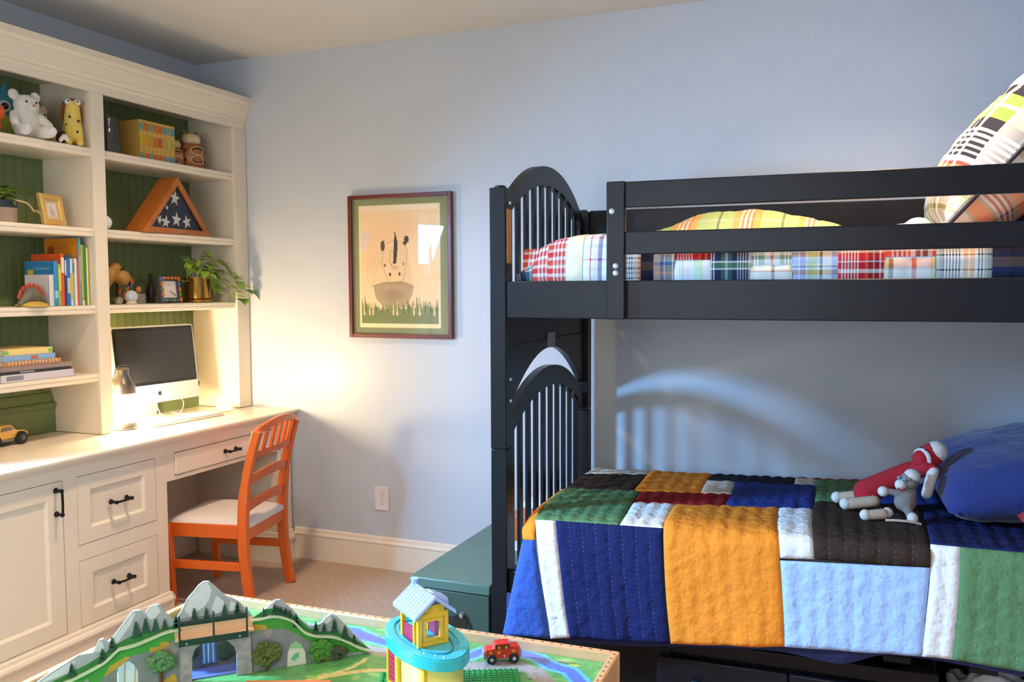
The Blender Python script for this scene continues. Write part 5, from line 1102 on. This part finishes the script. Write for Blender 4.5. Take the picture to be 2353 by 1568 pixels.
# ------------------------------------------------------------------ play table in the foreground
TO = (2.651, -1.543); TZ = .425
t = thing('play_table', 'maple play table with a printed landscape top in the foreground', 'table', (TO[0], TO[1], 0), R(1.3))
MAPLE = M('maple', '#d9a878', .38, var=(7, .14), coat=.15)
TL, TD, th_ = 1.26, .86, .021
boxp('back_rail', (-TL, -th_, .30, 0, 0, .4495), MAPLE, t, .004); boxp('front_rail', (-TL, -TD, .30, 0, -TD+th_, .4495), MAPLE, t, .004)
boxp('end_rail', (-th_, -TD+th_, .30, 0, -th_-.0003, .4495), MAPLE, t, .004); boxp('end_rail', (-TL, -TD+th_, .30, -TL+th_, -th_-.0003, .4495), MAPLE, t, .004)
for x in (-TL+.025, -.085):
    for y in (-TD+.025, -.085): boxp('leg', (x, y, .001, x+.06, y+.06, .404), MAPLE, t, .004)
boxp('play_board', (-TL+th_+.0005, -TD+th_+.0005, .405, -th_-.0005, -th_-.0005, .4243), M('board_core', '#b9a078', .6), t)
m = MB()
for k in range(48): m.lathe([(.0036, .4490), (.0036, .4500)], 8, (-.022-.0255*k, -th_*.5, 0))
for k in range(32): m.lathe([(.0036, .4490), (.0036, .4500)], 8, (-th_*.5, -.022-.0255*k, 0))
o = m.build('rim_pegs', M('peg_brown', '#8a5f3c', .6), t); o['kind'] = 'stuff'
w_, h_ = TL-2*th_-.002, TD-2*th_-.002
p = Paint(w_, h_, 300, 210, '#5c9e58'); ox, oy = TL-th_-.001+0, TD-th_-.001     # local = (X-ox, Y-oy)
def wp(l): return [(x-TO[0]+ox, y-TO[1]+oy) for x, y in l]
rng = np.random.RandomState(3)
for k in range(420):
    a, b = rng.rand()*w_, rng.rand()*h_; p.ell(a, b, .012+.02*rng.rand(), .008+.012*rng.rand(), ['#6fb268', '#4f8f4c', '#86bf70', '#3f8450', '#a4c86c'][k % 5], .55, .9)
for q in ((2.53, -1.60), (2.49, -1.71), (2.55, -1.66), (2.12, -1.70), (2.22, -1.60), (1.95, -1.75)): 
    a, b = wp([q])[0]; p.ell(a, b, .035, .012, '#4e5a34', .8, .8); p.ell(a+.02, b-.006, .016, .007, '#cfd254', .8, .7); p.ell(a-.012, b+.008, .02, .005, '#c8cdb8', .6, .7)
river = wp([(1.80, -1.62), (1.93, -1.60), (2.0, -1.635), (2.10, -1.655), (2.22, -1.665), (2.29, -1.645), (2.31, -1.60), (2.40, -1.582), (2.45, -1.595), (2.50, -1.628), (2.55, -1.64), (2.60, -1.70), (2.60, -1.80), (2.55, -1.90)])
p.stroke(river, .052, '#62b8dc', .9); p.stroke(river, .030, '#5f74cc'); p.ell(*wp([(1.98, -1.63)])[0], .055, .028, '#6a6ac4', .9, .7); p.ell(*wp([(2.42, -1.59)])[0], .04, .02, '#6a78d0', .8, .7)
road = wp([(1.95, -1.70), (2.06, -1.70), (2.2, -1.715), (2.31, -1.70), (2.42, -1.655), (2.475, -1.672), (2.515, -1.72), (2.52, -1.80)]); p.stroke(road, .046, '#9c9690')
path = wp([(1.88, -2.02), (1.93, -1.955), (1.977, -1.912), (2.015, -1.865), (2.06, -1.825), (2.091, -1.804), (2.14, -1.785), (2.2, -1.78)]); p.stroke(path, .018, '#cdb87c')
for (x, y) in path: pass
p.stroke(wp([(2.02, -1.85), (2.045, -1.80), (2.05, -1.75)]), .012, '#d6c48c'); p.stroke(wp([(1.93, -1.955), (1.99, -1.90), (2.0, -1.86)]), .012, '#d8c88c')
p.ell(*wp([(1.84, -2.02)])[0], .06, .035, '#5f6ac0', .95, .6); p.ell(*wp([(1.88, -1.985)])[0], .05, .018, '#3fa8c4', .9, .7)
p.ell(*wp([(1.90, -1.955)])[0], .035, .010, '#dcae4c', .9, .6); p.ell(*wp([(1.985, -1.885)])[0], .022, .01, '#9fc45c', .9, .6); p.ell(*wp([(1.955, -1.92)])[0], .02, .012, '#6f8a80', .8, .6)
p.ell(*wp([(2.05, -1.92)])[0], .05, .03, '#6f8f7c', .7, .8)
p.build('landscape_print', painted('landscape_print_mat', .32, .25, .22, 90), lambda a, b: (a-ox, b-oy, .4248), t)
# mountain backdrop board
mb = thing('mountain_backdrop', 'cut-out mountain backdrop board with bridge and trees standing on the play table', 'play set', (1.7737, -1.992, TZ+.0002), R(44.44))
gray = [(-.455, 0), (-.43, .02), (-.391, .043), (-.343, .074), (-.312, .090), (-.286, .105), (-.255, .106), (-.242, .133), (-.233, .134), (-.223, .124), (-.211, .138), (-.19, .165), (-.171, .189), (-.155, .189), (-.145, .179), (-.134, .194), (-.115, .197), (-.097, .169), (-.082, .150), (-.072, .166), (-.063, .181), (-.052, .202), (-.039, .215), (-.028, .229), (-.016, .237), (-.004, .236), (.012, .219), (.034, .194), (.048, .188), (.063, .176), (.088, .146), (.096, .131), (.113, .14), (.132, .158), (.148, .169), (.16, .168), (.173, .156), (.188, .14), (.206, .112), (.225, .094), (.243, .091), (.259, .096), (.27, .108), (.281, .113), (.297, .105), (.309, .091), (.321, .077), (.346, .044), (.371, .016), (.381, 0)]
arch = [(.054, 0), (.0545, .052), (.048, .073), (.034, .088), (.014, .097), (-.010, .0965), (-.027, .09), (-.040, .079), (-.046, .061), (-.048, 0)]
tunl = [(-.164, 0), (-.164, .045), (-.170, .062), (-.182, .074), (-.194, .074), (-.205, .064), (-.208, .045), (-.208, 0)]
def face(pts, t0, t1, mat, name, holes=(), par=None): return MB().prism(pts, lambda a, b, q: (a, q, b), t0, t1, holes).build(name, mat, par or mb, smooth=False)
MG = M('mountain_grey', '#a7a9af', .5, var=(24, .14)); SN = M('mountain_snow', '#d3d4d8', .5, var=(30, .06)); RK = M('rock_mauve', '#a3958f', .55, var=(40, .2)); RG = M('rock_grey', '#87888c', .55, var=(30, .15))
G1 = M('hill_green', '#479a3c', .5, var=(30, .12)); G2 = M('hill_dark_green', '#2c7a36', .5, var=(30, .15)); YO = M('field_ochre', '#c9a038', .55, var=(30, .15)); LD = M('ledge_pale', '#c4cfae', .45); PN = M('pine_dark', '#1f4a34', .6); WDN = M('bridge_wood', '#dcb48c', .5); BG = M('bridge_green', '#1c332e', .4)
face(gray + arch + tunl, 0, .009, MG, 'mountain_panel')
for pts in ([(-.37, .052), (-.335, .074), (-.31, .088), (-.292, .096), (-.296, .075), (-.31, .068)], [(-.253, .108), (-.243, .130), (-.236, .130), (-.232, .112), (-.24, .105)], [(-.222, .122), (-.205, .144), (-.188, .163), (-.171, .186), (-.165, .185), (-.175, .16), (-.19, .14), (-.205, .120)], [(-.143, .178), (-.133, .192), (-.118, .195), (-.112, .18), (-.125, .165), (-.135, .165)],
            [(-.06, .176), (-.049, .202), (-.036, .215), (-.024, .23), (-.014, .235), (-.006, .233), (.002, .215), (-.006, .19), (-.018, .176), (-.03, .17), (-.045, .155)], [(.012, .2), (.028, .185), (.03, .165), (.012, .155), (-.0, .17)], [(.045, .183), (.06, .172), (.062, .158), (.04, .160)], [(.118, .144), (.134, .158), (.147, .166), (.143, .152), (.128, .142)], [(.262, .097), (.272, .107), (.28, .11), (.284, .1), (.27, .09)]):
    face(pts, -.0006, .0005, SN, 'snow_patch')
rockL = [(-.43, 0), (-.40, .014), (-.36, .03), (-.30, .045), (-.25, .035), (-.214, .069), (-.178, .086), (-.137, .09), (-.099, .101), (-.073, .116), (-.072, .108), (-.052, .104), (-.048, 0), (-.164, 0)] ; rockL = rockL[:-1] + [(-.164, 0)] + tunl[1:-1] + [(-.208, 0)]
face(rockL, -.0012, .0003, RG, 'rock_face'); rockR = [(.054, 0), (.0545, .052), (.088, .106), (.123, .103), (.164, .100), (.205, .075), (.235, .048), (.279, .02), (.30, .0)]
face(rockR, -.0012, .0003, RG, 'rock_face')
for pts in ([(-.13, .085), (-.09, .103), (-.075, .085), (-.095, .05), (-.115, .06)], [(.118, .1), (.14, .1), (.134, .08), (.125, .075)], [(-.30, .03), (-.27, .03), (-.275, .005), (-.30, .008)]): face(pts, -.0018, -.001, RK, 'rock_patch')
roadL = [(-.45, .009), (-.392, .027), (-.34, .042), (-.296, .055), (-.251, .073), (-.226, .087), (-.205, .106), (-.19, .109), (-.169, .112), (-.136, .121), (-.103, .131), (-.072, .134)]
roadR = [(.088, .131), (.113, .131), (.135, .133), (.154, .130), (.175, .121), (.19, .111), (.207, .09), (.221, .077), (.248, .066), (.27, .062), (.291, .056), (.324, .038), (.352, .019), (.376, .008)]
grL = [(-.392, .034), (-.313, .064), (-.269, .081), (-.233, .1), (-.205, .119), (-.177, .131), (-.149, .134), (-.117, .137), (-.074, .143)]
face([(-.447, .006)]+grL+[(-.074, .130)]+roadL[::-1], -.0016, .0002, G2, 'hill_back'); face([(.09, .132), (.124, .151), (.155, .149), (.196, .121), (.225, .089), (.253, .073), (.291, .070), (.324, .051), (.357, .028), (.379, .009)]+roadR[::-1], -.0016, .0002, G2, 'hill_back')
face(roadL[:]+[(-.073, .116), (-.099, .101), (-.137, .09), (-.178, .086), (-.214, .069), (-.230, .052), (-.239, .043), (-.25, .018), (-.262, .016), (-.268, .05), (-.29, .03), (-.33, .028), (-.36, .02), (-.41, .006)], -.0020, .0001, G1, 'hill_front'); face(roadR+[(.37, -.0), (.356, .006), (.32, .01), (.279, .017), (.235, .046), (.205, .073), (.164, .098), (.123, .101), (.082, .102), (.078, .115)], -.0020, .0001, G1, 'hill_front')
for pts in ([(-.137, .088), (-.118, .086), (-.092, .1), (-.10, .108), (-.112, .108), (-.118, .098), (-.138, .099)], [(-.236, .046), (-.222, .07), (-.19, .086), (-.178, .085), (-.20, .066)], [(.083, .103), (.085, .114), (.10, .117), (.122, .112), (.128, .101)], [(-.115, .0), (-.11, .016), (-.085, .028), (-.078, .01)], [(.262, .0), (.264, .025), (.272, .034), (.28, .02), (.275, 0)]): face(pts, -.0026, -.0015, YO, 'field_patch')
for l in (roadL, roadR): MB().bar(spline([(a, -.006, b) for a, b in l], 4), (0, 1, 0), .014, .0045).build('track_ledge', LD, mb)
# arch surround, bridge deck and railing
sur = [(-.074, 0), (-.072, .110), (.087, .110), (.089, 0)] + arch
face(sur, -.006, .0002, M('arch_stone', '#a89f9f', .6, var=(70, .25)), 'arch_surround')
boxp('bridge_deck', (-.083, -.030, .112, .093, -.0062, .118), WDN, mb, .001); boxp('bridge_wall', (-.083, -.0060, .112, .093, -.0022, .139), WDN, mb)
boxp('railing_base', (-.074, -.034, .101, .078, -.0305, .116), BG, mb, .001); boxp('railing_top', (-.074, -.0085, .139, .078, -.0062, .152), BG, mb, .001)
for x in (-.073, .002, .077): MB().tube([(x, -.0335, .101), (x, -.0335, .170), (x, -.0335, .176)], [.0024, .0022, .0008], 8).build('railing_post', BG, mb)
for z in (.158, .166): MB().tube([(-.073, -.0335, z), (.077, -.0335, z)], .0007, 5).build('railing_wire', BG, mb)
for x in (-.058, .060): MB().lathe([(.0022, -.0352), (.0022, -.034)], 8, (x, 0, .107), 'y').build('screw', STEEL, mb)
# waterfall scene behind the arch
for (pts, mt, nm, q) in (([(-.07, 0), (-.07, .11), (.08, .11), (.08, 0)], M('cave_rock', '#6f6260', .7, var=(30, .3)), 'cave_wall', .066), ([(-.022, .012), (-.022, .1), (.012, .1), (.012, .012)], M('waterfall_blue', '#4f7fae', .4, var=(90, .4)), 'waterfall', .0645)): face(pts, q, q+.003, mt, nm)
for x in (-.018, -.008, .003): face([(x, .014), (x, .1), (x+.0025, .1), (x+.003, .014)], .0638, .0645, SN, 'water_streak')
for (x, z, r) in ((-.048, .05, .022), (.038, .045, .024), (.03, .03, .016)): MB().ball((x, .055, z), (r, .006, r*.9), 10).build('cave_bush', M('cave_bush_dark', '#33402c', .8, bump=(200, 1, .004)), mb)
pine = None
for (x, z0, z1) in ((-.30, .064, .088), (-.237, .084, .110), (-.216, .106, .134), (-.165, .131, .162), (-.145, .138, .167), (-.124, .140, .163), (-.104, .142, .159), (-.079, .132, .165), (-.039, .149, .175), (-.012, .147, .171), (.029, .150, .174), (.058, .150, .176), (.119, .138, .153), (.144, .140, .159), (.152, .138, .152), (.160, .137, .150), (.171, .130, .146), (.181, .122, .138), (.196, .1, .127), (.243, .076, .100), (.263, .075, .094), (.289, .071, .1), (.315, .044, .078), (.338, .032, .052)):
    if pine is None:
        m = MB()
        for (w0, a, b) in ((.30, 0, .5), (.22, .3, .75), (.15, .58, 1.0)): m.prism([(-w0, a), (w0, a), (.02, b), (-.02, b)], lambda q, s, d: (q, d, s), -.05, .05)
        pine = m.build('pine_tree', PN, mb, smooth=False); o = pine
    else: o = pine.copy(); C.objects.link(o)
    o.location = (x, -.0042 if z0 < .145 else -.0036, z0-.003); o.scale = (z1-z0+.006, .05, z1-z0+.006)
def bush(x, z, rx, rz_, z0, mat, n, seed):
    rr = random.Random(seed); m = MB()
    for k in range(n):
        a = rr.uniform(0, 6.28); q = rr.random()**.5; m.ball((x+rx*q*math.cos(a), -.010-.006*rr.random(), z+rz_*q*math.sin(a)), (.0085, .005, .0075), 6, rot=(rr.uniform(-1, 1), rr.uniform(-1, 1), 0))
    o = m.build('tree_foliage', mat, mb); o['kind'] = 'stuff'
    MB().tube([(x, -.008, z0), (x+.001, -.009, z)], [.0042, .0026], 7).build('tree_trunk', M('trunk_brown', '#7a4526', .8), mb)
bush(.122, .044, .030, .028, .002, M('foliage_olive', '#5c6b2e', .8, var=(260, .5)), 90, 1); bush(.252, .032, .025, .022, .0, M('foliage_green', '#4c8a34', .8, var=(260, .5)), 70, 2); bush(-.116, .066, .028, .022, .008, M('foliage_grey_green', '#5f8a58', .8, var=(260, .5)), 70, 3); bush(.296, .020, .018, .011, .001, M('foliage_dark', '#4a5236', .8, var=(200, .5)), 34, 4)
face([(.172, 0), (.174, .034), (.182, .053), (.195, .06), (.207, .051), (.216, .031), (.218, 0)], -.0032, -.0012, M('tunnel_cream', '#dcdcc4', .6, var=(120, .12)), 'tunnel_print'); face([(.178, .045), (.186, .057), (.195, .06), (.207, .051), (.213, .04)], -.0038, -.003, M('tunnel_green', '#8fc48c', .6), 'tunnel_leaf'); face([(.18, .018), (.19, .03), (.2, .032), (.202, .022), (.19, .012)], -.0038, -.003, M('tunnel_teal', '#6fb89c', .6), 'tunnel_leaf')
face([(-.207, 0), (-.207, .07), (-.165, .07), (-.165, 0)], .030, .033, M('tunnel_white', '#efe6de', .5), 'tunnel_back')
for x in (-.196, -.174): face([(x, 0), (x+.004, .07), (x+.006, .07), (x+.002, 0)], .0292, .0300, M('tunnel_line', '#d8a060', .5), 'tunnel_line')
boxp('foot', (-.30, -.0, .0, -.26, .05, .012), MAPLE, mb, .001); boxp('foot', (.30, .0095, .0, .34, .05, .012), MAPLE, mb, .001); boxp('foot', (-.05, .0095, .0, .06, .0645, .003), M('stream_print', '#6a74b4', .35), mb)
# orange track piece at the lower edge
tag(boxp('wooden_block', (-.10, -.028, 0, .10, .028, .02), M('block_orange', '#d0683a', .4), None, .003), 'flat orange wooden block lying before the bridge arch', 'toy block').location = (1.985, -1.995, TZ+.0008)
bpy.data.objects['wooden_block'].rotation_euler = (0, 0, R(22))
# green building plate with studs
t = thing('building_plate', 'green studded building plate lying on the play table', 'building plate', (2.437, -1.692, TZ+.0006), R(25))
PG = M('plate_green', '#1f9150', .3, spec=.5)
boxp('base', (-.33, -.33, 0, 0, 0, .006), PG, t, .001)
m = MB()
for i in range(26):
    for j in range(26): m.lathe([(.0044, .006), (.0044, .0098), (.0036, .0104)], 8, (-.33+.0127*(i+.5), -.33+.0127*(j+.5), 0))
o = m.build('studs', PG, t); o['kind'] = 'stuff'
# toy house with round turquoise platform
t = thing('toy_house', 'yellow toy house with turquoise oval platform and pale blue roofed lookout', 'toy house', (2.295, -1.895, TZ+.0112), R(-37))
TYL = M('toy_yellow', '#eebb22', .3, coat=.4); TTQ = M('toy_turquoise', '#2fb4c4', .28, coat=.4); TRD = M('toy_crimson', '#b8244a', .35, coat=.3); TLV = M('toy_lavender', '#a9bdf2', .35, coat=.3)
def oval(a, b, n=44, x0=0, y0=0): return [(x0+a*math.cos(2*math.pi*k/n), y0+b*math.sin(2*math.pi*k/n)) for k in range(n)]
fz = lambda a, b, q: (a, b, q)
TYP = M('toy_pale_yellow', '#f2d878', .35, coat=.3)
MB().prism(oval(.098, .062, x0=.026), fz, .0, .108).build('round_wall', TYP, t, ang=.5)
m = MB(); m.box(-.094, -.058, 0, -.086, .05, .108); m.box(-.028, -.066, 0, -.012, -.050, .108); m.box(-.094, -.058, .094, -.012, -.05, .108); m.box(-.094, -.058, 0, -.012, -.05, .010)
boxp('corner_pilaster', (.085, -.052, 0, .096, .03, .108), TYL, t, .002)
m.build('door_frame', TYL, t, bevel=.002)
o = boxp('roller_door', (-.086, -.052, .010, -.028, -.046, .094), TRD, t)
for k in range(7): boxp('door_rib', (-.084, -.0545, .014+.0115*k, -.030, -.0522, .0205+.0115*k), TRD, o, .001)
boxp('door_lever', (-.046, -.060, .078, -.036, -.0548, .096), TRD, o, .002)
MB().ball((-.098, -.02, .055), (.016, .03, .03), 14).build('side_bulge', TYP, t)
MB().prism(oval(.145, .079), fz, .108, .132).build('platform', TTQ, t, bevel=.006, ang=.5)
MB().prism(oval(.142, .076), fz, .1322, .1350, holes=[oval(.122, .058)[::-1]]).build('platform_rim', TTQ, t, bevel=.001, ang=.5)
MB().tube([(.106*math.cos(q), .044*math.sin(q)-.002, .1335) for q in [2*math.pi*k/40 for k in range(41)]], .0016, 6, cap=False).build('platform_groove', M('toy_turquoise_dark', '#1e8a9a', .4), t)
MB().lathe([(.009, .132), (.009, .138), (.004, .139)], 14, (-.07, -.012, 0)).build('peg', TTQ, t)
for dx in (.085, .11, .128): MB().ball((dx, -.045+ (dx-.085)*.6, .1345), .0028, 8).build('pip', TYP, t)
X0, X1, Y0, Y1, Z0, Z1 = -.036, .050, -.040, .024, .1325, .206
for (x, y) in ((X0, Y0), (X1, Y0), (X0, Y1), (X1, Y1)): boxp('cabin_post', (x-.005, y-.005, Z0, x+.005, y+.005, Z1), TYL, t, .001)
boxp('cabin_post', (.026, Y0-.005, Z0, .034, Y0+.005, Z1), TYL, t, .001)
for (z0, z1) in ((Z0, Z0+.012), (Z1-.012, Z1)): boxp('window_rail', (X1-.004, Y0+.005, z0, X1+.004, Y1-.005, z1), TYL, t, .001)
m = MB()
for b in ((Y0+.008, Y0+.016, Z0+.012, Z1-.012), (Y1-.016, Y1-.008, Z0+.012, Z1-.012), (Y0+.016, Y1-.016, Z0+.012, Z0+.018), (Y0+.016, Y1-.016, Z1-.018, Z1-.012)): m.box(X1-.002, b[0], b[2], X1+.006, b[1], b[3])
m.build('window_frame', TYL, t, bevel=.001)
boxp('cabin_rail', (X0+.005, Y0-.002, Z0, .026, Y0+.003, Z0+.034), TRD, t, .001); boxp('cabin_rail', (X0+.005, Y1-.003, Z0, X1-.005, Y1+.002, Z0+.034), TRD, t, .001)
yc = (Y0+Y1)/2; zr, ze = .246, .204; ov = .018
m = MB()
for s in (-1, 1):
    ye = yc+s*((Y1-Y0)/2+ov)
    m.hexa([(X0-.016, yc, zr-.008), (X1+.018, yc, zr-.008), (X1+.018, ye, ze-.006), (X0-.016, ye, ze-.006), (X0-.016, yc, zr), (X1+.018, yc, zr), (X1+.018, ye, ze+.003), (X0-.016, ye, ze+.003)])
rf = m.build('roof', TLV, t, bevel=.0012)
for k in range(9):
    for s in (-1, 1):
        x = X0-.010+k*.0135; ye = yc+s*((Y1-Y0)/2+ov-.001); MB().bar([(x, yc, zr+.0008), (x, ye, ze+.0038)], (1, 0, 0), .0022, .0014).build('roof_batten', TLV, rf)
boxp('gable', (X1-.002, Y0+.004, Z1-.002, X1+.002, Y1-.004, zr-.024), TYL, t)
MB().tube([(X0-.006, yc, zr-.012), (X0-.006, yc, zr+.006), (X0-.006, yc, zr+.010), (X0-.006, yc, zr+.0105)], [.008, .008, .010, .004], 10).build('chimney', TLV, rf)
m = MB()
m.hexa([(.006, yc+.004, .214), (.044, yc+.004, .214), (.044, yc+.046, .206), (.006, yc+.046, .206), (.006, yc+.002, .250), (.044, yc+.002, .250), (.044, yc+.046, .228), (.006, yc+.046, .228)])
m.build('dormer', TLV, rf, bevel=.008, seg=3)
# red toy car
t = thing('toy_car', 'red wooden toy fire car with yellow stars behind the toy house', 'toy car', (2.378, -1.652, TZ+.0006), R(31))
CR_ = M('car_red', '#cc2a1e', .35, coat=.4); GY = M('car_bumper_grey', '#8c8c90', .4); ST = M('star_yellow', '#e0981c', .5)
pr = [(-.044, .012), (-.044, .036), (-.022, .038), (-.020, .050), (.018, .051), (.022, .042), (.043, .040), (.043, .012)]
MB().prism(pr, lambda a, b, q: (a, q, b), -.0155, .0155).build('body', CR_, t, bevel=.003)
for x in (-.0455, .0445): boxp('bumper', (x-.003, -.014, .012, x+.003, .014, .032), GY, t, .002)
for x in (-.028, .028):
    for s in (-1, 1):
        wv = MB().lathe([(.004, s*.010), (.0115, s*.010), (.0125, s*.013), (.0125, s*.018), (.011, s*.020), (.004, s*.020)], 18, (x, 0, .0127), 'y').build('wheel', TY, t); MB().lathe([(.005, s*.0198), (.0045, s*.0208), (.001, s*.0209)], 12, (x, 0, .0127), 'y').build('hub', STEEL, wv)
def star5(cx, cz, r): return [(cx+(r if k % 2 == 0 else r*.55)*math.sin(math.pi*k/5), cz+(r if k % 2 == 0 else r*.55)*math.cos(math.pi*k/5)) for k in range(10)]
for s in (-1, 1):
    for (x, z) in ((-.030, .029), (-.010, .029), (.027, .030)): MB().prism(star5(x, z, .006), lambda a, b, q: (a, q, b), s*.0155, s*.0162).build('star', ST, t, smooth=False)
    for (a, b) in ((-.017, -.001), (.001, .016)): o = boxp('side_window', (a, min(s*.0155, s*.0161), .037, b, max(s*.0155, s*.0161), .047), M('toy_window', '#5a3022', .3), t); MB().ball(((a+b)/2, s*.0162, .041), (.004, .0006, .004), 8).build('passenger', M('passenger_gold', '#c8923c', .6), o)
cu = bpy.data.curves.new('number', 'FONT'); cu.body = '9'; cu.size = .011; cu.extrude = .0003; cu.align_x = 'CENTER'; cu.resolution_u = 3
tmp = bpy.data.objects.new('number_outline', cu); C.objects.link(tmp); bpy.context.view_layer.update()
me = bpy.data.meshes.new_from_object(tmp.evaluated_get(bpy.context.evaluated_depsgraph_get())); bpy.data.objects.remove(tmp)
o = bpy.data.objects.new('number', me); C.objects.link(o); me.materials.clear(); me.materials.append(M('print_white', '#e8e4e0', .5)); o.parent = t; o.location = (.004, -.0158, .015); o.rotation_euler = (R(90), 0, 0)
